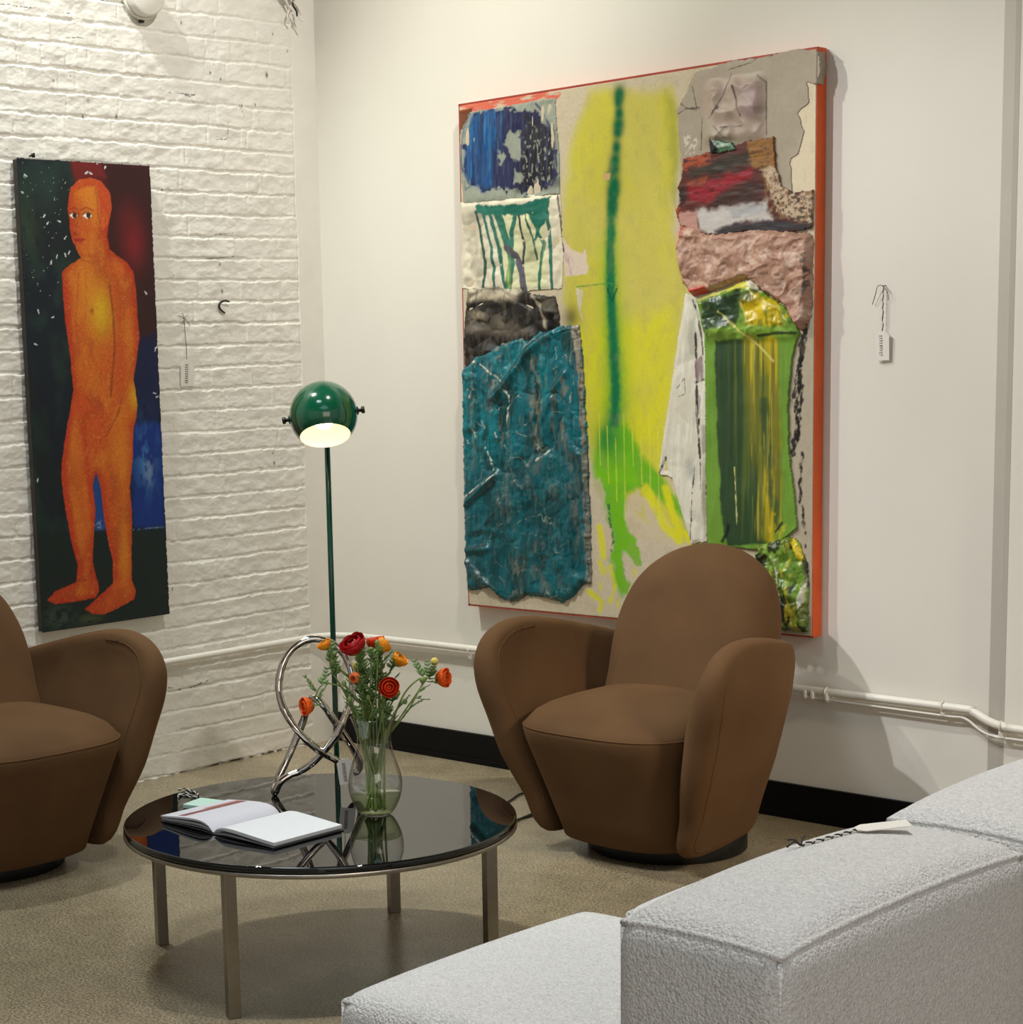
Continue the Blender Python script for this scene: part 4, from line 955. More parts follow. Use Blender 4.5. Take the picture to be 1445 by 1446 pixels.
        p.poly([(-1210,1932),(-1194,1939),(-1176,1939),(-1156,1933),(-1178,1918),(-1199,1918)], (176,46,34), 2.5, 1, 8, .9); p.line([(-1208,1930),(-1183,1930),(-1156,1933)], (110,26,20), 1.8, 1.4, 0, 8, .8)
        p.blob(*[(-1193,1906)][0], 14, 6, (168,70,28), .6); p.line([(-1200,1899),(-1171,1881),(-1111,1877),(-1065,1918)], (176,70,26), 3, 4, 2, 10, .6)
        # feet
        p.line([(-1260,769),(-1217,769),(-1203,798)], (130,44,20), 3.5, 3, 2, 10, .6); p.line([(-1202,813),(-1202,763),(-1216,734)], (140,46,22), 4, 4, 2, 10, .5); p.blob(*[(-1091,736)][0], 40, 16, (206,96,32), .6)
        # stipple texture
        st = p.n(3.2, None, 5, 2); p._mix((140,60,22), sstep(.58,.75,st)*.35); st2 = p.n(4.5, None, 9, 2); p._mix((226,150,60), sstep(.62,.8,st2)*.3)
        body_c = p.c; p.c = c0*(1-m[...,None])+body_c*m[...,None]
        # chips and flecks of bare ground
        fl_ = sstep(.83,.85, p.n(5.5, None, 21, 3))
        p._mix((190,196,200), fl_*(1-m)*p.mask([(-1419,2194),(-1199,2195),(-1240,1738),(-1404,1738)], 20))
        for q in [(-1227,1887),(-1243,1880),(-1279,1874),(-1303,1855),(-1239,1938),(-1309,1984),(-1322,2007),(-1262,1990),(-1389,2136),(-1406,2082),(-1091,2191),(-1056,2176),(-1136,2156),(-1118,2154),(-1367,1691),(-1309,1672),(-903,1754),(-863,1564),(-870,1554),(-870,1389),(-1385,1583),(-1407,1128),(-882,1402)]:
            a_ = vnoise(np.array([q[0]*.37]), np.array([q[1]*.21]), 3)[0]*6.28; p.line([(q[0]-5*math.cos(a_), q[1]-5*math.sin(a_)), (q[0]+5*math.cos(a_), q[1]+5*math.sin(a_))], (216,220,222), 2.2, 1., 3, 6, .85)
        p.grain(.16, 3)
        e = np.minimum(np.minimum(p.U-ya*1000, yb*1000-p.U), np.minimum(p.V-za*1000, zb*1000-p.V))
        p._mix((26,24,24), (1-sstep(1, 6, e+(p.n(20)-.5)*4))*.7)
    par(sheet('canvas', fr, 'M', X, .0015, 2.3, paint, M_paint, None, relief=lambda u,v:(fbm(u/150,v/150,5,3)-.5)*.002, wob=1.5))
figure_painting()

# ================================================================== ARMCHAIRS
def lerp_tab(tab, x):
    if x <= tab[0][0]: return tab[0][1]
    for (a,b),(c,d) in zip(tab, tab[1:]):
        if x <= c:
            t = (x-a)/(c-a); t = t*t*(3-2*t) if False else t
            return b+(d-b)*t
    return tab[-1][1]

def resample(P, n):
    P = [Vector(p) for p in P]; m = len(P)
    L = [0]
    for i in range(m): L.append(L[-1]+(P[(i+1)%m]-P[i]).length)
    out = []; k = 0
    for i in range(n):
        s = L[-1]*i/n
        while L[k+1] < s: k += 1
        t = (s-L[k])/max(L[k+1]-L[k],1e-9); out.append(P[k].lerp(P[(k+1)%m], t))
    return out

def cushion_slab(name, outline, front, back, round_amt, material, parent, n=96, rings=10, band=14, p=2.3):
    """Upholstered slab. outline: closed list of (a,b). front(a,b)/back(a,b) -> 3D point on each face.
    The edge is rounded over round_amt(a,b)."""
    O = resample(catmull([(a,b,0) for a,b in outline], 10, True), n)
    cx = sum(q.x for q in O)/n; cy = sum(q.y for q in O)/n; Cc = Vector((cx,cy,0))
    bm = bmesh.new()
    def inset(q, d):
        v = Cc-q; L = v.length; return q+v*(min(d, L*.6)/L)
    prev = None; loops = []
    E = [inset(q, round_amt(q.x,q.y)) for q in O]
    # front face rings from centre out to the edge start
    seq = []
    for r in range(1, rings+1):
        seq.append([front(*(Cc+(e-Cc)*(r/rings))[:2]) for e in E])
    for b in range(1, band):
        t = b/band; s = abs(2*t-1); prof = 1-(1-s**p)**(1/p)
        row = []
        for q in O:
            d = round_amt(q.x,q.y)*prof; w = inset(q, d)
            A = Vector(front(w.x,w.y)); B = Vector(back(w.x,w.y)); tt = .5+.5*math.copysign(1-(1-s)**1.0, 2*t-1)
            row.append(A.lerp(B, tt))
        seq.append(row)
    for r in range(rings, 0, -1):
        seq.append([back(*(Cc+(e-Cc)*(r/rings))[:2]) for e in E])
    loops = [[bm.verts.new(v) for v in row] for row in seq]
    for A, B in zip(loops, loops[1:]):
        for k in range(n): bm.faces.new((A[k],A[(k+1)%n],B[(k+1)%n],B[k]))
    c0 = bm.verts.new(front(cx,cy)); c1 = bm.verts.new(back(cx,cy))
    for k in range(n):
        bm.faces.new((c0,loops[0][(k+1)%n],loops[0][k])); bm.faces.new((c1,loops[-1][k],loops[-1][(k+1)%n]))
    o = obj(name, bm, material, parent)
    return o, [Vector(front(*e[:2])) for e in E], [Vector(back(*e[:2])) for e in E]

ARM_SIDE = [(.262,.056),(.312,.17),(.358,.29),(.380,.41),(.394,.50),(.390,.58),(.355,.645),(.29,.685),(.19,.697),(.05,.678),(-.10,.640),(-.20,.60),(-.262,.53),(-.275,.42),(-.262,.26),(-.235,.12),(-.20,.064),(0,.058)]
XI = [(.06,.226),(.18,.255),(.30,.285),(.42,.312),(.52,.345),(.62,.372),(.75,.380)]
XO = [(.06,.278),(.18,.327),(.30,.378),(.42,.416),(.50,.440),(.57,.451),(.65,.451),(.75,.444)]
KP = [(-.36,.34),(-.28,.50),(-.24,.58),(-.20,.66),(-.15,.76),(-.10,.845),(-.05,.91),(0,.955),(.06,.985),(.12,.995),(.2,1)]
def make_armchair(label, loc, rz):
    t = thing('armchair', label, 'armchair', loc, rz, None)
    # local frame: sitter looks along -Y; f = -y is forward
    def arm(s):
        def xi(f,z): return min(lerp_tab(XI,z), xo(f,z)-.045)
        def xo(f,z):
            x = lerp_tab(XO,z)
            return x*lerp_tab(KP,f)
        def fr(f,z): return (s*xo(f,z), -f, z)
        def bk(f,z): return (s*xi(f,z), -f, z)
        def ra(f,z): return max(.012, min(.06, .46*(lerp_tab(XO,z)-lerp_tab(XI,z))))
        o, A, B = cushion_slab('arm', ARM_SIDE, fr, bk, ra, M_velvet, t, band=16, p=2.0)
        # seam welts on the front edge of the arm
        for E, nm in ((A,0),(B,1)):
            P = [v for v in E if v.y < -.16 and v.z < (.66 if nm == 0 else .72)]
            P.sort(key=lambda v: v.z)
            if len(P) > 3: tube('seam', catmull([v+Vector((0,0,0)) for v in P],2), .0017, M_velvet, o, 6)
    arm(1); arm(-1)
    # backrest
    OUT = [(-.255,.40),(-.270,.52),(-.274,.62),(-.258,.72),(-.208,.815),(-.115,.882),(0,.905),(.115,.882),(.208,.815),(.258,.72),(.274,.62),(.270,.52),(.255,.40),(.14,.36),(-.14,.36)]
    def mid(z): return .085+.30*(z-.42)
    def bfr(x,z): return (x, mid(z)-.105-.02*max(0,1-(x/.3)**2), z)
    def bbk(x,z): return (x, mid(z)+.115-.12*(x/.3)**2*0, z)
    o, A, B = cushion_slab('backrest', OUT, bfr, bbk, lambda a,b: .085, M_velvet, t, p=2.0)
    # outer shell below and behind
    bm = bmesh.new(); prof = []
    for z, w, fb, ff in ((.060,.215,.235,.18),(.15,.235,.26,.20),(.28,.265,.285,.22),(.40,.275,.30,.20),(.44,.25,.29,.18)):
        ring = []
        for k in range(48):
            a = 2*PI*k/48; ca, sa = math.cos(a), math.sin(a); e = .75
            x = w*math.copysign(abs(ca)**e, ca); d = fb if sa > 0 else ff
            y = d*math.copysign(abs(sa)**e, sa)
            ring.append(bm.verts.new((x*(.80 if sa < 0 else 1-.1*(1-abs(ca))*0), y, z)))
        prof.append(ring)
    for A_, B_ in zip(prof, prof[1:]):
        for k in range(48): bm.faces.new((A_[k],A_[(k+1)%48],B_[(k+1)%48],B_[k]))
    bm.faces.new(prof[0]); bm.faces.new(prof[-1]); obj('shell', bm, M_velvet, t)
    # seat: tapered front block with domed top
    bm = bmesh.new(); N = 64; rows = []
    def plan(w, f, back, crown, a):
        """rounded front, straight back; a in 0..1 round the outline"""
        e = .47
        th = 2*PI*a; ca, sa = math.cos(th), math.sin(th)
        x = w*math.copysign(abs(ca)**e, ca)
        if sa < 0: y = -(f*(abs(sa)**e))-crown*(1-(x/w)**2)*(abs(sa)**.5)
        else: y = back*abs(sa)**e
        return x, y
    lev = [(.052,.216,.268),(.060,.231,.286),(.13,.249,.310),(.22,.270,.346),(.30,.288,.380),(.36,.300,.406),(.395,.306,.418),(.408,.306,.417)]
    for z, w, f in lev: rows.append([(*plan(w,f,.10,.028,k/N), z-.012*0) for k in range(N)])
    for s, dz in ((.985,.016),(.94,.034),(.86,.050),(.74,.064),(.58,.076),(.38,.084),(.18,.088)):
        rows.append([(*[c*s for c in plan(.305,.402,.10,.028,k/N)], .408+dz) for k in range(N)])
    R_ = [[bm.verts.new((x, y, z+(.012*(x/.29)**2*0))) for x,y,z in r] for r in rows]
    for A_, B_ in zip(R_, R_[1:]):
        for k in range(N): bm.faces.new((A_[k],A_[(k+1)%N],B_[(k+1)%N],B_[k]))
    bm.faces.new(R_[0]); c = bm.verts.new((0,-.05,.497))
    for k in range(N): bm.faces.new((c,R_[-1][k],R_[-1][(k+1)%N]))
    seat = obj('seat', bm, M_velvet, t)
    P = [Vector(rows[7][k]) for k in range(N) if rows[7][k][1] < -.10]; P.sort(key=lambda v: v.x)
    tube('seam', P, .0022, M_velvet, seat, 6)
    bm = bmesh.new(); add_lathe(bm, [(0,0),(.236,0),(.24,.004),(.24,.058),(.236,.064),(0,.064)], 64); obj('swivel_base', bm, M_black, t)
    return t
make_armchair('brown velvet swivel armchair in front of the abstract painting', (1.990,-.53,0), 0)
make_armchair('brown velvet swivel armchair by the brick wall, partly cut off at the left', (.530,-2.025,0), PI/2)

# ================================================================== SOFA
def round_block(name, lo, hi, r, crown, material, parent, n=26, puff=0.):
    lo = Vector(lo); hi = Vector(hi); ce = (lo+hi)/2; h = (hi-lo)/2
    bm = bmesh.new(); bmesh.ops.create_cube(bm, size=2)
    bmesh.ops.subdivide_edges(bm, edges=bm.edges[:], cuts=n, use_grid_fill=True)
    for v in bm.verts:
        # spread the grid toward the edges
        u = Vector([math.copysign(1-(1-abs(c))**1.6, c) if abs(c) < 1 else c for c in v.co])
        q = Vector([u[i]*h[i] for i in range(3)])
        inner = Vector([max(-(h[i]-r), min(h[i]-r, q[i])) for i in range(3)])
        d = q-inner
        if d.length > 1e-6: q = inner+d.normalized()*min(r, max(d.length, r)) if max(abs(d.x),abs(d.y),abs(d.z)) > 1e-6 else q
        fx = max(0,1-(q.x/h.x)**2); fy = max(0,1-(q.y/h.y)**2); fz = max(0,1-(q.z/h.z)**2)
        if q.z > 0: q.z += crown*fx**.5*fy**.5*(q.z/h.z)
        q.x += puff*fy*fz*(q.x/h.x); q.y += puff*fx*fz*(q.y/h.y)
        v.co = ce+q
    return obj(name, bm, material, parent)
def sofa_module(label, y0, y1, zt, xs, zs):
    x0, x1 = xs, 3.985
    t = thing('sofa_module', label, 'sofa', ((x0+x1)/2,(y0+y1)/2,0), 0)
    ox, oy = (x0+x1)/2, (y0+y1)/2
    L = lambda x,y,z: (x-ox,y-oy,z)
    s = round_block('seat', L(x0,y0+.03,.05), L(3.72,y1-.004,zs), .045, .026, M_boucle, t, 24, .012)
    b = round_block('backrest', L(3.690,y0,.05), L(x1,y1,zt), .043, .044, M_boucle, t, 28, .013)
    # welt seams
    bcx, bhx, bcy, bhy = (3.690+x1)/2, (x1-3.690)/2, (y0+y1)/2, (y1-y0)/2
    e = .0150
    bx0,bx1,by0,by1 = 3.690+e-ox, x1-e-ox, y0+e-oy, y1-e-oy; zz = zt-.0140
    loop = [(bx0,by0),(bx1,by0),(bx1,by1),(bx0,by1)]
    bm = bmesh.new(); P = []
    for i in range(4):
        a = Vector(loop[i]); c = Vector(loop[(i+1)%4])
        for k in range(16):
            q = a.lerp(c,k/16); P.append(Vector((q.x,q.y,zz+.044*max(0,1-((q.x+ox-bcx)/bhx)**2)**.5*max(0,1-((q.y+oy-bcy)/bhy)**2)**.5)))
    add_tube(bm, P, .0056, 8, True)
    for (x,y) in loop: add_tube(bm, [(x,y,.08),(x,y,zz)], .0045, 8)
    obj('seam', bm, M_boucle, b)
    P = []
    loop = [(x0+e-ox,y0+.03+e-oy),(3.66-ox,y0+.03+e-oy),(3.66-ox,y1-e-oy),(x0+e-ox,y1-e-oy)]
    bm = bmesh.new()
    for i in (0,2,3):
        a = Vector(loop[i]); c = Vector(loop[(i+1)%4]); add_tube(bm, [(*a.lerp(c,k/10),zs-.014) for k in range(11)], .0045, 8)
    for i in (0,3): add_tube(bm, [(*loop[i],.08),(*loop[i],zs-.014)], .0045, 8)
    obj('seam', bm, M_boucle, s)
    for sx in (x0+.08, x1-.08):
        for sy in (y0+.08, y1-.08):
            bm = bmesh.new(); add_box(bm, L(sx-.03,sy-.03,0), L(sx+.03,sy+.03,.06), .004); obj('foot', bm, M_black, t, smooth=False)
    return t
sofa_module('white boucle sofa module nearest the camera, with a price tag on its back', -3.022, -2.290, .678, 3.063, .411)
sofa_module('white boucle sofa module farther along, behind the tagged one at right', -2.266, -1.535, .686, 3.105, .404)

def sofa_tag():
    Q = mm([(3736,-2605),(3742,-2572),(3745,-2535),(3747,-2497),(3748,-2461),(3774,-2427),(3811,-2403)])
    hx = (3.985-3.690)/2; hy = (3.022-2.290)/2; cx = (3.985+3.690)/2; cy = -(3.022+2.290)/2
    def zs(x,y):
        fx = max(0,1-((x-cx)/hx)**2); fy = max(0,1-((y-cy)/hy)**2); return .678+.044*fx**.5*fy**.5
    P = [Vector((max(x+.028,3.722),y-.022,zs(max(x+.028,3.722),y-.022)+.003)) for x,y in Q]
    O = P[2].copy(); t = thing('price_tag', 'white price tag on twisted string lying on top of the white sofa back', 'tag', O)
    P = [p-O for p in P]
    s = twisted(P[:5], .002, 12, .8)
    bm = bmesh.new(); add_tube(bm, s[0], .0014, 6); obj('string', bm, M_cord, t)
    bm = bmesh.new(); add_tube(bm, s[1], .0012, 6); obj('string', bm, M_string_w, t)
    bm = bmesh.new()
    for e in ((-.02,-.006,.006),(-.004,.018,.012),(-.006,-.03,.002)):
        add_tube(bm, catmull([P[0],P[0]+Vector((e[0]*.5,e[1]*.5,.008)),P[0]+Vector(e)],4), .0016, 5)
    obj('knot', bm, M_cord, t)
    d = (P[6]-P[4]); d.z = 0; L = d.length; d.normalize()
    up = Vector((0,0,1)); X = up.cross(d); sl = .10
    Y = -(d+up*sl).normalized(); Z = X.cross(Y)
    mt = Matrix(((X.x,Y.x,Z.x,0),(X.y,Y.y,Z.y,0),(X.z,Y.z,Z.z,0),(0,0,0,1)))
    # card plane is local X (width) and Z(length down) in the builder: map (x,y,z) -> X*x + Y*z
    mt = Matrix(((X.x,Z.x,Y.x,P[4].x),(X.y,Z.y,Y.y,P[4].y),(X.z,Z.z,Y.z,P[4].z+.003),(0,0,0,1)))
    price_tag_card('card', .042, min(.10,L), t, mt)
sofa_tag()

# ================================================================== COFFEE TABLE
TC = (1.985,-1.985)
def coffee_table():
    t = thing('coffee_table', 'round low coffee table with smoked black glass top and steel legs', 'table', (*TC,0))
    R = .492
    bm = bmesh.new(); add_lathe(bm, [(0,.353),(R-.004,.353),(R-.0005,.3555),(R,.358),(R,.365),(R-.001,.368),(R-.004,.370),(R-.0042,.370),(0,.370)], 128); g = obj('glass_top', bm, M_smoke, t)
    for pl in g.data.polygons: pl.use_smooth = abs(pl.normal.z) < .99
    bm = bmesh.new(); add_lathe(bm, [(R-.028,.342),(R-.002,.342),(R+.001,.344),(R+.001,.3505),(R-.001,.3525),(R-.028,.3525),(R-.028,.342)], 128); obj('rim', bm, M_steel, t)
    for p in ((1.573,-2.206),(2.151,-2.449),(1.848,-1.597),(2.426,-1.84)):
        v = Vector((p[0]-2.0, p[1]+2.023)).normalized()*.452; x = v.x+.008; y = v.y-.02
        a = math.atan2(v.y, v.x)
        bm = bmesh.new(); add_box(bm, (-.0145,-.0145,0), (.0145,.0145,.3435), .0015)
        for q in bm.verts: q.co = Matrix.Rotation(math.radians(-22),4,'Z') @ q.co
        for q in bm.verts: q.co += Vector((x,y,0))
        obj('leg', bm, M_steel, t, smooth=False)
coffee_table()
ZT = .3703

def open_book():
    ox, oy = 1.922, -2.17
    t = thing('open_book', 'open book with blank white pages on the black glass coffee table', 'book', (ox,oy,ZT), .0)
    D0, D1 = -.112, .112
    bm = bmesh.new()
    for s, w in ((-1,.205),(1,.222)):
        P = [(s*(.004+(w-.004)*k/10), .0016+.003*math.sin(PI*k/10)) for k in range(11)]
        a = [bm.verts.new((x,D0-.002,z)) for x,z in P]; b = [bm.verts.new((x,D1+.002,z)) for x,z in P]
        a2 = [bm.verts.new((x,D0-.002,z-.0014)) for x,z in P]; b2 = [bm.verts.new((x,D1+.002,z-.0014)) for x,z in P]
        for k in range(10):
            bm.faces.new((a[k],a[k+1],b[k+1],b[k])); bm.faces.new((a2[k],b2[k],b2[k+1],a2[k+1])); bm.faces.new((a[k],a2[k],a2[k+1],a[k+1])); bm.faces.new((b[k],b[k+1],b2[k+1],b2[k]))
    obj('cover', bm, M_cover, t)
    def pages(name, s, w, top, th, colorfn):
        n = 40; m = 30; us = np.linspace(0,1,n); vs = np.linspace(D0,D1,m)
        V = []; c = []
        for lay in (0,1):
            for v in vs:
                for u in us:
                    x = s*(.002+(w)*u); z = top(u)-(th(u) if lay else 0)
                    V.append((x, v, z)); c.append(colorfn(u, (v-D0)/(D1-D0), lay))
        idx = np.arange(n*m).reshape(m,n); F = []
        for i in range(m-1):
            for k in range(n-1):
                F.append((idx[i,k],idx[i,k+1],idx[i+1,k+1],idx[i+1,k])); F.append((n*m+idx[i,k],n*m+idx[i+1,k],n*m+idx[i+1,k+1],n*m+idx[i,k+1]))
        bd = [idx[0,k] for k in range(n)]+[idx[i,n-1] for i in range(1,m)]+[idx[m-1,k] for k in range(n-2,-1,-1)]+[idx[i,0] for i in range(m-2,0,-1)]
        for a, b in zip(bd, bd[1:]+bd[:1]): F.append((a,b,b+n*m,a+n*m))
        if s < 0: F = [f[::-1] for f in F]
        me = fast_mesh(name, V, F, True); set_colors(me, srgb(np.array(c, float)))
        o = put(name, me, M_page, t)
        md = o.modifiers.new('edge','EDGE_SPLIT'); md.split_angle = .9
        return o
    W = (220,221,224)
    def lt(u): return .004+.031*(1-math.exp(-u*8))*(1-.62*u)+.001*math.sin(PI*u)
    def lcol(u, v, lay):
        if lay: return (196,196,198)
        if .52 < u < .93 and (.70-.22*(u-.52)*0) < v+.0 < .985 and u > .58: pass
        if .60 < u < .74 and .05 < v < .97: return (128,72,66)
        if .74 <= u < .80 and .45 < v < .97: return (176,120,112)
        return (208,206,214)
    pages('pages', -1, .200, lt, lambda u: .0035+.006*u*(1-u), lcol)
    pages('pages', -1, .196, lambda u: lt(u)*.62+.001*u, lambda u: .004, lambda u,v,l: (150,150,152))
    pages('pages', -1, .194, lambda u: lt(u)*.30+.003, lambda u: .003, lambda u,v,l: (110,110,114))
    def rt(u): return .004+.0225*(1-math.exp(-u*9))*math.exp(-u*.75)+.003*(1-u)
    pages('pages', 1, .215, rt, lambda u: .0085*min(1,u*4+.1), lambda u,v,l: W if not l else (200,200,202))
    pages('pages', 1, .212, lambda u: max(.0035,(rt(u)-.009)*.55), lambda u: .0025, lambda u,v,l: (140,140,144))
open_book()
def mint_card():
    P = mm([(1651,-2049),(1656,-1994),(1735,-2002),(1747,-2063)])
    t = thing('notecard', 'small pale mint green booklet lying behind the open book', 'booklet', (P[0][0]+.05,P[0][1]-.05,ZT))
    bm = bmesh.new(); a = Vector((*P[0],0)); 
    for v_ in [(-.055,-.04,.0),]:
        add_box(bm, (-.062,-.04,.0), (.062,.04,.011), .0015)
    for v in bm.verts: v.co = Matrix.Rotation(.25,4,'Z') @ v.co
    obj('cover', bm, M_mint, t, smooth=False)
    bm = bmesh.new(); add_box(bm, (-.060,-.0385,.0015), (.0625,.0385,.009))
    for v in bm.verts: v.co = Matrix.Rotation(.25,4,'Z') @ v.co
    obj('pages', bm, M_card, t, smooth=False)
mint_card()
def loose_string():
    P = mm([(1486,-2034),(1496,-2015),(1531,-2020),(1561,-2028),(1591,-2056),(1570,-2062),(1542,-2063),(1546,-2081),(1526,-2045),(1554,-2044)])
    t = thing('string_tangle', 'small tangle of black and white tag string on the far left of the table', 'string', (*P[4],ZT))
    q = [Vector((x-P[4][0],y-P[4][1],.003)) for x,y in P]
    s = twisted(q, .0022, 8, .8)
    bm = bmesh.new(); add_tube(bm, s[0], .0014, 6); obj('black_strand', bm, M_cord, t)
    bm = bmesh.new(); add_tube(bm, s[1], .0014, 6); obj('white_strand', bm, M_string_w, t)
loose_string()

# ================================================================== CHROME SCULPTURE
def sculpture():
    P = [(1738,-1909,380),(1751,-1902,409),(1767,-1880,426),(1781,-1860,434),(1807,-1840,455),(1835,-1827,483),(1860,-1816,515),(1876,-1805,543),(1887,-1789,585),(1892,-1770,630),(1888,-1760,671),(1874,-1754,706),(1858,-1759,739),(1836,-1777,767),(1812,-1805,781),(1789,-1833,778),(1769,-1861,757),(1757,-1882,723),(1753,-1894,684),(1756,-1900,653),(1768,-1902,619),(1784,-1897,586),(1805,-1885,551),(1825,-1859,514),(1839,-1828,486),(1845,-1789,461),(1837,-1745,435),(1839,-1719,415),(1844,-1705,418),(1853,-1708,442),(1856,-1730,477),(1859,-1766,522),(1861,-1804,569),(1854,-1827,606),(1844,-1840,625),(1821,-1841,630),(1782,-1823,605),(1755,-1814,562),(1737,-1823,516),(1724,-1844,464),(1716,-1863,428),(1712,-1879,399),(1719,-1894,386)]
    P = [Vector(p)/1000 for p in P]
    b = min(p.z for p in P); r = .0098
    lift = ZT+r*1.0-b
    P = [p+Vector((0,0,max(lift,0) if False else 0)) for p in P]
    P = [Vector((p.x,p.y,max(p.z, ZT+r+.0005))) for p in P]
    base = P[0]
    t = thing('knot_sculpture', 'polished chrome looped tube sculpture standing on the table left of the vase', 'sculpture', (base.x,base.y,ZT))
    pa = catmull([p-Vector((base.x,base.y,ZT)) for p in P], 6, True)
    rr = [r*(1+.05*math.sin(i*.37)+.03*math.sin(i*1.3)) for i in range(len(pa))]
    tube('loop', pa, rr, M_chrome, t, 16, True)
    return t, P
_sc, _SP = sculpture()
def sculpture_tag():
    Q = [Vector(q)/1000 for q in [(1874,-1794,509),(1877,-1793,487),(1878,-1795,468)]]
    t = thing('price_tag', 'grey-shaded price tag hanging from the chrome sculpture behind the vase', 'tag', Q[0])
    q = [p-Q[0] for p in Q]
    tube('string', catmull(q,5), .0012, M_string_w, t, 6)
    a = math.atan2(CAM_R[1],CAM_R[0])
    mt = Matrix.Translation(q[2]+Vector((.004,0,.002))) @ Matrix.Rotation(a,4,'Z') @ Matrix.Rotation(-.12,4,'Y')
    price_tag_card('card', .040, .068, t, mt)
sculpture_tag()

# ================================================================== VASE AND FLOWERS
VX, VY = 2.085, -1.885
def vase():
    t = thing('flower_vase', 'clear glass vase with pinched neck and flared rim on the coffee table', 'vase', (VX,VY,ZT))
    prof = [(0,.004),(.030,.003),(.036,.002),(.044,.008),(.056,.028),(.064,.050),(.0675,.072),(.067,.092),(.063,.112),(.056,.134),(.0485,.156),(.0435,.174),(.042,.188),(.0435,.204),(.048,.222),(.054,.238),(.0575,.247)]
    P = catmull([(a,b,0) for a,b in prof],4); bm = bmesh.new()
    add_lathe(bm, [(max(0,p.x) if i else 0,p.y) for i,p in enumerate(P)], 72); obj('glass_body', bm, M_glass, t)
    bm = bmesh.new(); add_tube(bm, [(.0575*math.cos(a),.0575*math.sin(a),.247) for a in np.linspace(0,2*PI,72,endpoint=False)], .0012, 8, True); obj('rim', bm, M_glass, t)
    bm = bmesh.new(); add_lathe(bm, [(0,.0005),(.034,.0005),(.037,.0018),(.034,.003),(0,.0035)], 64); obj('thick_base', bm, M_glass, t)
    w = thing('water', 'clear greenish water filling the lower third of the glass vase', 'water', (VX,VY,ZT))
    ip = [(p.x-.0016,p.y) for p in P if .006 < p.y < .054]
    bm = bmesh.new(); add_lathe(bm, [(0,.0055)]+ip+[(ip[-1][0]-.001,.055),(0,.0545)], 64); obj('liquid', bm, M_water, w)
vase()

def petal(bm, base, axis, ang, r0, width, length, curl, close):
    """one cupped petal round an axis: grows from base, leaning outwards by `close` rad, curled"""
    n = 6; m = 6
    Q = axis.to_track_quat('Z','Y').to_matrix() @ Matrix.Rotation(ang,3,'Z')
    rows = []
    for i in range(n+1):
        u = i/n; row = []
        lean = close-curl*u*u
        # integrate along the petal
        x = r0+length*math.sin(lean)*u; z = length*math.cos(lean*.7)*u
        w = width*math.sin(PI*(.12+.80*u**.85))**.7
        for k in range(m+1):
            s = k/m*2-1; a = s*w/max(.006,(r0+x)*.75)
            a = max(-1.25,min(1.25,a))
            rad = x*(1-.04*s*s)
            row.append(bm.verts.new(base+Q @ Vector((rad*math.cos(a), rad*math.sin(a), z-.10*length*s*s*u))))
        rows.append(row)
    for A, B in zip(rows, rows[1:]):
        for k in range(m): bm.faces.new((A[k],A[k+1],B[k+1],B[k]))

PET = {}
def petal_mat(c, c2):
    k = (c,c2)
    if k not in PET: PET[k] = mat('petal_%s' % {0:'red',1:'orange',2:'amber',3:'coral',4:'scarlet',5:'yellow'}[len(PET)%6], c, .55, spec=.25, noise=(90,.22), sheen=.2)
    return PET[k]
FL_DATA = [(2011,-1973,804),(2069,-1929,801),(2083,-1866,800),(2122,-1884,800),(2137,-1841,760),(2087,-1946,726),(2148,-1893,700),(2208,-1762,712),(1984,-2014,654),(2056,-1899,741),(2194,-1774,753),(2180,-1804,710)]
def V3(p): return Vector((p[0]/1000,p[1]/1000,p[2]/1000))
TOCAM = Vector((CAM_C[0]-VX, CAM_C[1]-VY, .9)).normalized()
RIGHT = Vector(CAM_R); UP = Vector((0,0,1))
def stem_path(head, axis, foot, neck, mids=()):
    return [foot, foot.lerp(neck,.5), neck]+[Vector(m) for m in mids]+[head-axis*.02, head]
def leaflets(bm, p, d, n, size, r):
    """feathery divided leaf: a rachis with paired narrow lobes"""
    d = d.normalized(); side = d.cross(Vector((0,0,1))); side = side.normalized() if side.length > .1 else Vector((1,0,0))
    for i in range(n):
        q = p+d*size*(i+.5)/n
        for s in (-1,1):
            l = size*.42*(1-.55*i/n)*(.7+.6*r.random()); e = (side*s+d*.9+Vector((0,0,r.uniform(-.2,.4)))).normalized()
            w = l*.22; nrm = e.cross(d).normalized(); b = e.cross(nrm).normalized()*w
            th = nrm*.0006
            P = [q-b*.35, q+e*l*.5-b, q+e*l, q+e*l*.5+b, q+b*.35]
            up = [bm.verts.new(x+th) for x in P]; dn = [bm.verts.new(x-th) for x in P]
            bm.faces.new(up); bm.faces.new(dn[::-1])
            for k in range(5): bm.faces.new((up[k],dn[k],dn[(k+1)%5],up[(k+1)%5]))
    add_tube(bm, [p, p+d*size], .0009, 5)
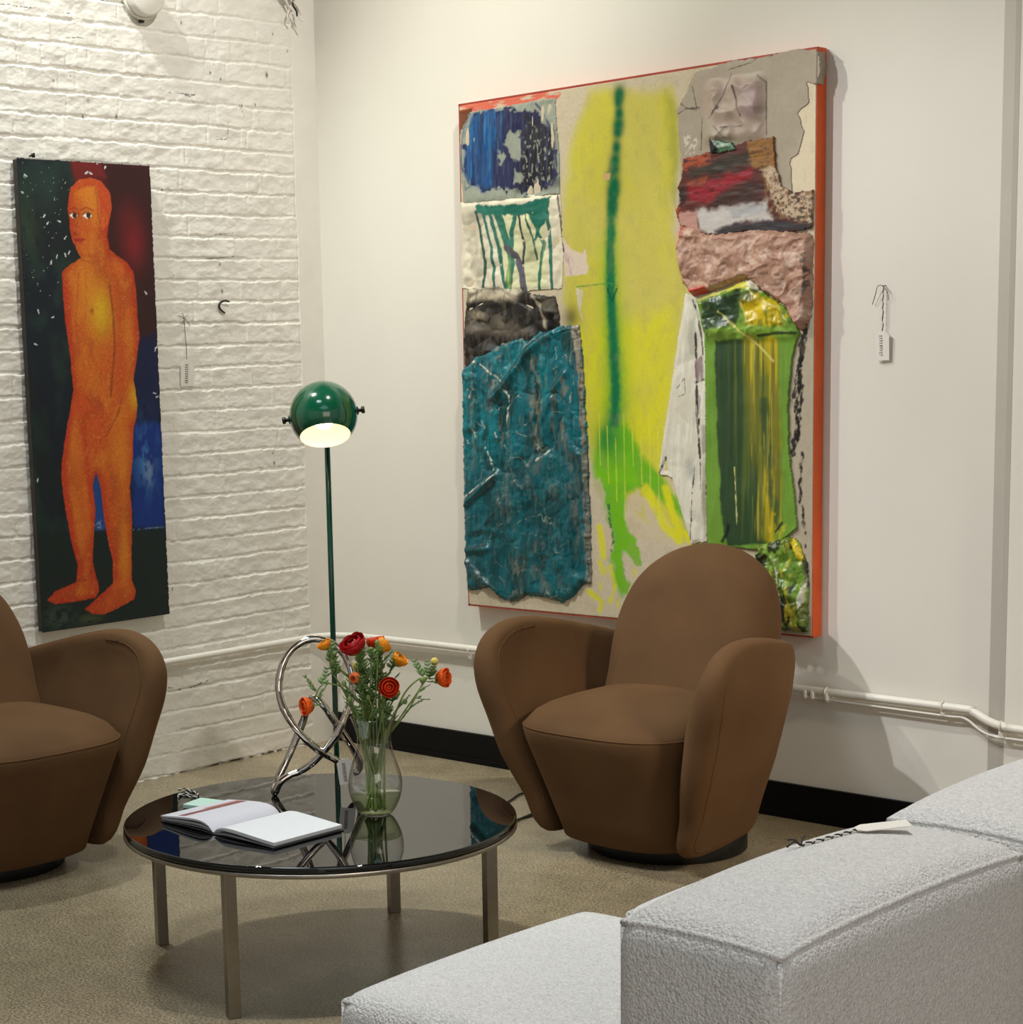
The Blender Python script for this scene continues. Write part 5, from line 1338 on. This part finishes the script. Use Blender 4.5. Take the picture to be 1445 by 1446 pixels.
def ranunculus(label, head, axis, rad, layers, material, foot, neck, mids=(), openness=1., seed=0, depth=1., leafy=1):
    rad *= 1.38; t = thing('ranunculus', label, 'flower', foot, 0, None)
    O = Vector(foot); r = random.Random(seed)
    axis = axis.normalized(); h = head-O
    bm = bmesh.new()
    for L in range(layers):
        f = (L+1)/layers; n = 3+int(4*f)
        for k in range(n):
            petal(bm, h-axis*rad*.55*depth, axis, 2*PI*k/n+L*1.1+r.uniform(-.15,.15), rad*.10*f, rad*(.30+.62*f), rad*(.62+.50*f)*depth*(1 if f < .95 else .95), .9-.55*f*openness*.5, (.16+.95*f**1.3)*openness)
    bd = obj('petals', bm, material, t)
    md = bd.modifiers.new('thick','SOLIDIFY'); md.thickness = .0006
    bm = bmesh.new(); bmesh.ops.create_uvsphere(bm, u_segments=12, v_segments=8, radius=rad*.20)
    for v in bm.verts: v.co = Vector(v.co)*.9+h-axis*rad*.18*depth
    obj('centre', bm, petal_mat((96,26,16),(0,0,0)) if False else M_centre, t)
    bm = bmesh.new()
    for k in range(5):
        petal(bm, h-axis*rad*.62*depth, axis, 2*PI*k/5+.3, .002, rad*.30, rad*.55, .2, 1.25)
    se = obj('sepals', bm, M_stem, t); md = se.modifiers.new('thick','SOLIDIFY'); md.thickness = .0008
    P = [p-O for p in stem_path(head-axis*rad*.5*depth, axis, O, neck, mids)]
    pa = catmull(P,7); tube('stem', pa, [.0026-.0008*i/len(pa) for i in range(len(pa))], M_stem, t, 8)
    if leafy:
        for u in (.62,.70,.78):
            p = pa[int(len(pa)*u)]; a = r.uniform(0,2*PI); bm = bmesh.new()
            leaflets(bm, p, Vector((math.cos(a)*.6,math.sin(a)*.6,.8)), 5, .050*leafy, r)
            obj('leaf', bm, M_leaf, t)
    return t
M_centre = mat('flower_centre', (70,22,18), .7, noise=(200,.3))
def foot_at(a, r=.024): return Vector((VX+r*math.cos(a), VY+r*math.sin(a), ZT+.012))
def neck_at(a, r=.022, z=.185): return Vector((VX+r*math.cos(a), VY+r*math.sin(a), ZT+z))
ANG = math.atan2(CAM_R[1],CAM_R[0])
def bouquet():
    H = [V3(p) for p in FL_DATA]
    C_red = mat('petal_crimson',(158,12,14),.5,spec=.25,noise=(70,.25),sheen=.2); C_scar = mat('petal_scarlet',(206,56,14),.5,spec=.25,noise=(80,.28),sheen=.2)
    C_or = mat('petal_orange',(232,92,20),.5,spec=.25,noise=(80,.2),sheen=.2); C_amb = mat('petal_amber',(232,142,24),.5,spec=.25,noise=(80,.2),sheen=.2)
    C_yel = mat('petal_pale_yellow',(222,196,96),.5,spec=.25,noise=(80,.15)); C_cor = mat('petal_coral',(222,106,54),.5,spec=.25,noise=(80,.2),sheen=.2)
    L = -RIGHT
    F = lambda k: foot_at(ANG+PI+k, .028)   # foot on the side opposite to where the stem leans
    ranunculus('small amber ranunculus at the upper left of the vase, over the chrome loop', H[0], (L*.5+UP*.8+TOCAM*.1), .017, 4, C_amb, foot_at(ANG+.3), neck_at(ANG+2.7,.03), [V3(p) for p in [(2043,-1934,670),(2019,-1962,743)]], 1.2, 1)
    ranunculus('large crimson ranunculus at the top of the bouquet', H[1], (L*.45+UP*.7+TOCAM*.35), .032, 6, C_red, foot_at(ANG+.9), neck_at(ANG+2.2,.016), [V3(p) for p in [(2078,-1913,688),(2072,-1923,748)]], 1.15, 2)
    ranunculus('scarlet ranunculus half hidden behind the amber bloom at the top', H[2], (UP*.8-TOCAM*.1+L*.1), .027, 5, C_scar, foot_at(ANG-1.6), neck_at(ANG+1.6,.016), [V3(p) for p in [(2079,-1880,693)]], 1.0, 3)
    ranunculus('amber ranunculus at the top right of the crimson bloom', H[3], (RIGHT*.55+UP*.45-TOCAM*.3), .021, 5, C_amb, foot_at(ANG+2.2), neck_at(ANG-.6,.008), [V3(p) for p in [(2102,-1891,670),(2107,-1894,742)]], 1.05, 4)
    ranunculus('amber ranunculus in the right middle of the bouquet, tilted right', H[4], (RIGHT*.55+UP*.6+TOCAM*.15), .021, 5, C_amb, foot_at(ANG+2.8), neck_at(ANG+.3,.02), [V3(p) for p in [(2099,-1878,668),(2120,-1857,733)]], 1.1, 5)
    ranunculus('coral half closed ranunculus in front of the left stems', H[5], (L*.3-UP*.15+TOCAM*.75), .020, 4, C_cor, foot_at(ANG-.4), neck_at(ANG+3.6,.022), [V3(p) for p in [(2084,-1921,663),(2092,-1927,697)]], .75, 6, 1.2)
    ranunculus('full scarlet ranunculus facing the viewer above the vase rim', H[6], (TOCAM*.9+RIGHT*.16+UP*.05), .029, 7, C_scar, foot_at(ANG+1.8), neck_at(ANG-1.2,.02), [V3(p) for p in [(2115,-1881,638),(2126,-1886,672)]], 1.15, 7, .8)
    ranunculus('orange ranunculus at the far right of the bouquet', H[7], (RIGHT*.75+UP*.05+TOCAM*.45), .024, 6, C_or, foot_at(ANG+3.0), neck_at(ANG+.15,.03), [V3(p) for p in [(2137,-1834,665),(2165,-1806,709),(2185,-1786,713)]], 1.1, 8)
    ranunculus('orange ranunculus drooping low at the left over the chrome tube', H[8], (L*.7+TOCAM*.35-UP*.1), .023, 5, C_or, foot_at(ANG+.1), neck_at(ANG+3.3,.034), [V3(p) for p in [(2047,-1937,680),(2025,-1964,706),(2008,-1987,704),(1999,-1999,675)]], 1.1, 9)
    ranunculus('pale yellow ranunculus behind the central stems', H[9], (UP*.5-TOCAM*.4+L*.2), .019, 4, C_yel, foot_at(ANG-2.), neck_at(ANG+2.0,.02), [V3(p) for p in [(2066,-1892,684)]], 1., 10)
    for (i, lab, mids, c) in ((10,'small yellow green bud above the far right bloom',[(2155,-1810,664),(2186,-1782,725)],C_yel),(11,'green bud on the right stem below the far right bloom',[(2149,-1830,630),(2174,-1811,684)],M_stem)):
        f = foot_at(ANG+2.6+i*.1); t = thing('ranunculus_bud', lab, 'flower', f)
        bm = bmesh.new(); bmesh.ops.create_uvsphere(bm, u_segments=16, v_segments=10, radius=.0095 if i == 10 else .008)
        for v in bm.verts: v.co = Vector((v.co.x,v.co.y,v.co.z*1.05))*(1+.06*math.sin(5*math.atan2(v.co.y,v.co.x)))+H[i]-f
        obj('bud', bm, c, t)
        P = [p-f for p in [f, f.lerp(neck_at(ANG+.2,.03),.5), neck_at(ANG+.2,.03)]+[V3(m) for m in mids]+[H[i]-UP*.006]]
        tube('stem', catmull(P,7), .0019, M_stem, t, 8)
        r = random.Random(i); pa = catmull(P,7)
        for u, dv in ((.62,RIGHT*.8+UP*.5),(.7,RIGHT*.9-UP*.1),(.55,RIGHT*.5+UP*.6)):
            bm = bmesh.new(); leaflets(bm, pa[int(len(pa)*u)], dv, 4, .036, r); obj('leaf', bm, M_leaf, t)
    # green filler stems with seed heads at the left and centre
    fill = (([(2077,-1893,658),(2030,-1948,744)],'left','thin green seed head stem reaching to the lamp pole at left'),([(2074,-1890,667),(2022,-1961,759)],'left','thin green seed head stem under the small amber bloom'),
        ([(2102,-1911,682),(2104,-1906,791)],'centre','tall green seed head stem left of the centre, in front of the crimson bloom'),([(2115,-1903,691),(2118,-1897,809)],'centre','tall green seed head stem in front of the top amber bloom'),
        ([(2080,-1918,645),(2054,-1953,709)],'left','low green stem leaning left behind the coral bloom'),([(2116,-1883,661),(2129,-1875,715)],'centre','short green stem right of centre above the scarlet bloom'),
        ([(2073,-1928,628),(2066,-1947,669)],'left','short leafy stem at the left side of the vase rim'),([(2108,-1911,638),(2106,-1923,675)],'centre','short leafy stem at the front of the vase mouth'),
        ([(2128,-1856,626),(2147,-1835,657)],'right','short leafy stem leaning over the right side of the vase rim'),([(2104,-1852,628),(2120,-1831,675)],'right','leafy stem rising behind the scarlet bloom at right'),
        ([(2059,-1888,656),(2051,-1890,718)],'left','pale green stem at the back of the bouquet behind the coral bloom'),([(2093,-1869,666),(2098,-1861,745)],'centre','straight green stem at the centre back of the bouquet'))
    for i, (pts, side, lab) in enumerate(fill):
        a = ANG+(.4*i-.6); f = foot_at(a+.9*i,.012+.0022*(i%9)); nk = neck_at(ANG+(PI-.3*(i%5) if side == 'left' else (.2*(i%3-1) if side == 'right' else 1.2*i)),.026)
        t = thing('greenery_stem', lab, 'flower stem', f)
        P = [p-f for p in [f, f.lerp(nk,.5), nk]+[V3(m) for m in pts]]; pa = catmull(P,7)
        tube('stem', pa, [.0030-.0010*k/len(pa) for k in range(len(pa))], M_stem, t, 8)
        bm = bmesh.new(); r = random.Random(40+i)
        bmesh.ops.create_uvsphere(bm, u_segments=12, v_segments=8, radius=.0065)
        for v in bm.verts: v.co = Vector((v.co.x,v.co.y,v.co.z*1.25))+P[-1]
        obj('seed_head', bm, M_stem, t)
        for u in (.62,.70,.78,.86):
            ag = r.uniform(0,2*PI); bm = bmesh.new(); leaflets(bm, pa[int(len(pa)*u)], Vector((math.cos(ag)*.7,math.sin(ag)*.7,.7)), 5, r.uniform(.035,.062), r)
            obj('leaf', bm, M_leaf, t)
bouquet()

# ================================================================== FLOOR LAMP
def floor_lamp():
    lx, ly = .757, -.732
    t = thing('floor_lamp', 'green enamel ball floor lamp on a thin pole near the wall corner', 'lamp', (lx,ly,0))
    bm = bmesh.new(); add_lathe(bm, [(0,0),(.115,0),(.12,.004),(.12,.012),(.112,.018),(.02,.022),(.012,.03),(0,.03)], 64); obj('base', bm, M_greenpole, t)
    zc = 1.32
    tube('pole', [(0,0,.02),(0,0,.7),(0,0,zc-.02)], .0095, M_greenpole, t, 20)
    # ball shade, open end facing down and forward
    tc = Vector((CAM_C[0]-lx, CAM_C[1]-ly, CAM_C[2]-zc)); tc.z = 0; tc.normalize()
    right = Vector((-tc.y, tc.x, 0))
    ax = (tc*.50-UP*.86-right*-.05).normalized()
    R = .1125; cen = tc*.128-right*.009+Vector((0,0,zc))
    M4 = Matrix.Translation(cen) @ align_z(ax)
    th0 = math.asin(.74)
    out = [(R*math.sin(a), R*math.cos(a)) for a in np.linspace(PI, th0, 40)]
    inn = [((R-.003)*math.sin(a), (R-.003)*math.cos(a)) for a in np.linspace(th0, PI, 40)]
    bm = bmesh.new(); add_lathe(bm, [(max(0,r),z) for r,z in out], 96, M4); sh = obj('lamp_shade', bm, M_green, t)
    bm = bmesh.new(); add_lathe(bm, [(R*math.sin(th0),R*math.cos(th0))]+[(max(0,r),z) for r,z in inn], 96, M4); obj('inner_shade', bm, M_shadein, sh)
    # pivot screws and yoke
    pv = (right*1.0+UP*.14).normalized(); pv = (pv-ax*pv.dot(ax)*.6).normalized()
    for s in (-1,1):
        Mx = Matrix.Translation(cen+pv*s*(R-.002)) @ align_z(pv*s)
        bm = bmesh.new(); add_lathe(bm, [(0,0),(.014,0),(.014,.004),(.006,.006),(.006,.014),(.011,.015),(.012,.024),(.009,.026),(0,.026)], 20, Mx); obj('thumb_screw', bm, M_chair_metal, t)
    bk = (pv.cross(ax)).normalized(); bk = bk if bk.dot(tc) < 0 else -bk
    dn = -tc; dn = (dn-pv*dn.dot(pv)).normalized()
    pth = [cen+(pv*math.cos(a)+dn*math.sin(a))*(R+.010) for a in np.linspace(0,PI,28)]
    tube('yoke', pth, .0048, M_chair_metal, t, 10)
    tube('neck', [Vector((0,0,zc-.025)), Vector((0,0,zc-.008))+tc*.001, cen+dn*(R+.010)], .008, M_greenpole, t, 12)
    bm = bmesh.new(); bmesh.ops.create_uvsphere(bm, u_segments=24, v_segments=16, radius=.034)
    for v in bm.verts: v.co = Vector(v.co)+cen+ax*.014
    obj('bulb', bm, M_bulb, t)
    bm = bmesh.new(); add_lathe(bm, [(0,-.10),(.019,-.10),(.019,-.035),(0,-.035)], 24, M4); obj('socket', bm, M_card, t)
    F = mm([(620,-589),(922,-323),(1068,-264),(1212,-289),(1324,-386),(1400,-403),(1437,-549),(1455,-655),(1440,-571),(1457,-483),(1567,-492),(1633,-317)])
    Fp = [Vector((.10,0,.006)),Vector((.5,.18,.006))]+[Vector((x-lx,y-ly,.005)) for x,y in F[3:6]]+[Vector((x-lx,y-ly,.005)) for x,y in F[6:8]]+[Vector((x-lx,y-ly,.005)) for x,y in F[8:]]
    tube('cord', catmull(Fp,8), .0035, M_cord, t, 8)
floor_lamp()

# ================================================================== LIGHT
def spot(name, loc, target, power, angle, color, size=.04, blend=.5):
    l = bpy.data.lights.new(name, 'SPOT'); l.energy = power; l.spot_size = math.radians(angle); l.spot_blend = blend
    l.color = color; l.shadow_soft_size = size
    o = bpy.data.objects.new(name, l); COL.objects.link(o); o.location = loc
    o.rotation_euler = (Vector(target)-Vector(loc)).to_track_quat('-Z','Y').to_euler(); return o
def area(name, loc, target, sx, sy, power, color):
    l = bpy.data.lights.new(name, 'AREA'); l.shape = 'RECTANGLE'; l.size = sx; l.size_y = sy; l.energy = power; l.color = color
    o = bpy.data.objects.new(name, l); COL.objects.link(o); o.location = loc
    o.rotation_euler = (Vector(target)-Vector(loc)).to_track_quat('-Z','Y').to_euler(); return o
# ceiling track spots and added fill spots: (position, aim, watts, cone, colour)
TRACK_AND_FILL = [
    ((0.25, -2.0, 4.0), (1.9, 0, 1.0), 204.3, 80, (0.984,1.000,0.860)),
    ((0.4, -1.9, 4.1), (0, -1.6, 1.0), 177.4, 100, (0.934,1.000,1.000)),
    ((2.0, -3.0, 4.1), (2, -1.9, 0.3), 236.0, 70, (0.844,0.950,1.000)),
    ((3.3, -2.0, 4.1), (3.6, -2.4, 0.5), 291.8, 60, (1.000,0.955,0.903)),
    ((7.2, -1.3, 3.3), (2.42, -0.55, 0.42), 720.0, 16, (1.000,0.861,0.667)),  # added unseen spot that brightens the chair arm, not on the ceiling track
    ((2.4, -1.2, 4.1), (0, -1.0, 1.8), 189.8, 80, (1.000,0.982,0.924)),  # fill spot added to light the brick from the front
    ((0.8, -3.4, 4.1), (2.9, 0, 0.9), 393.8, 40, (0.989,0.976,1.000)),
]
for loc, aim, watts, cone, colr in TRACK_AND_FILL: spot('track_or_fill_spot', loc, aim, watts, cone, colr, .45 if loc in ((2.0,-3.0,4.1),(7.2,-1.3,3.3)) else .04, .8)
area('overhead_fill', (5.2, -4.6, 4.15), (5.2, -4.6, 0), 2.5, 2.5, 32.3, (0.543,0.857,1.000))  # added area light below the ceiling, cool general fill; no roof opening there
area('far_fill', (9.2, -6.5, 2.2), (2, -2, 0.8), 4, 2.6, 79.1, (1.000,0.846,0.729))  # added area light out of view, soft fill from the far right

b = bpy.data.lights.new('lamp_bulb_light','POINT'); b.energy = .35; b.color = (1,.85,.6); b.shadow_soft_size = .03
bo = bpy.data.objects.new('lamp_bulb_light', b); COL.objects.link(bo); bo.location = (.757+.10,-.732-.11,1.26)
w = bpy.data.worlds.new('world'); SCN.world = w; w.use_nodes = True
bg = w.node_tree.nodes['Background']; bg.inputs[0].default_value = (0.366,0.345,0.332,1); bg.inputs[1].default_value = 1.0
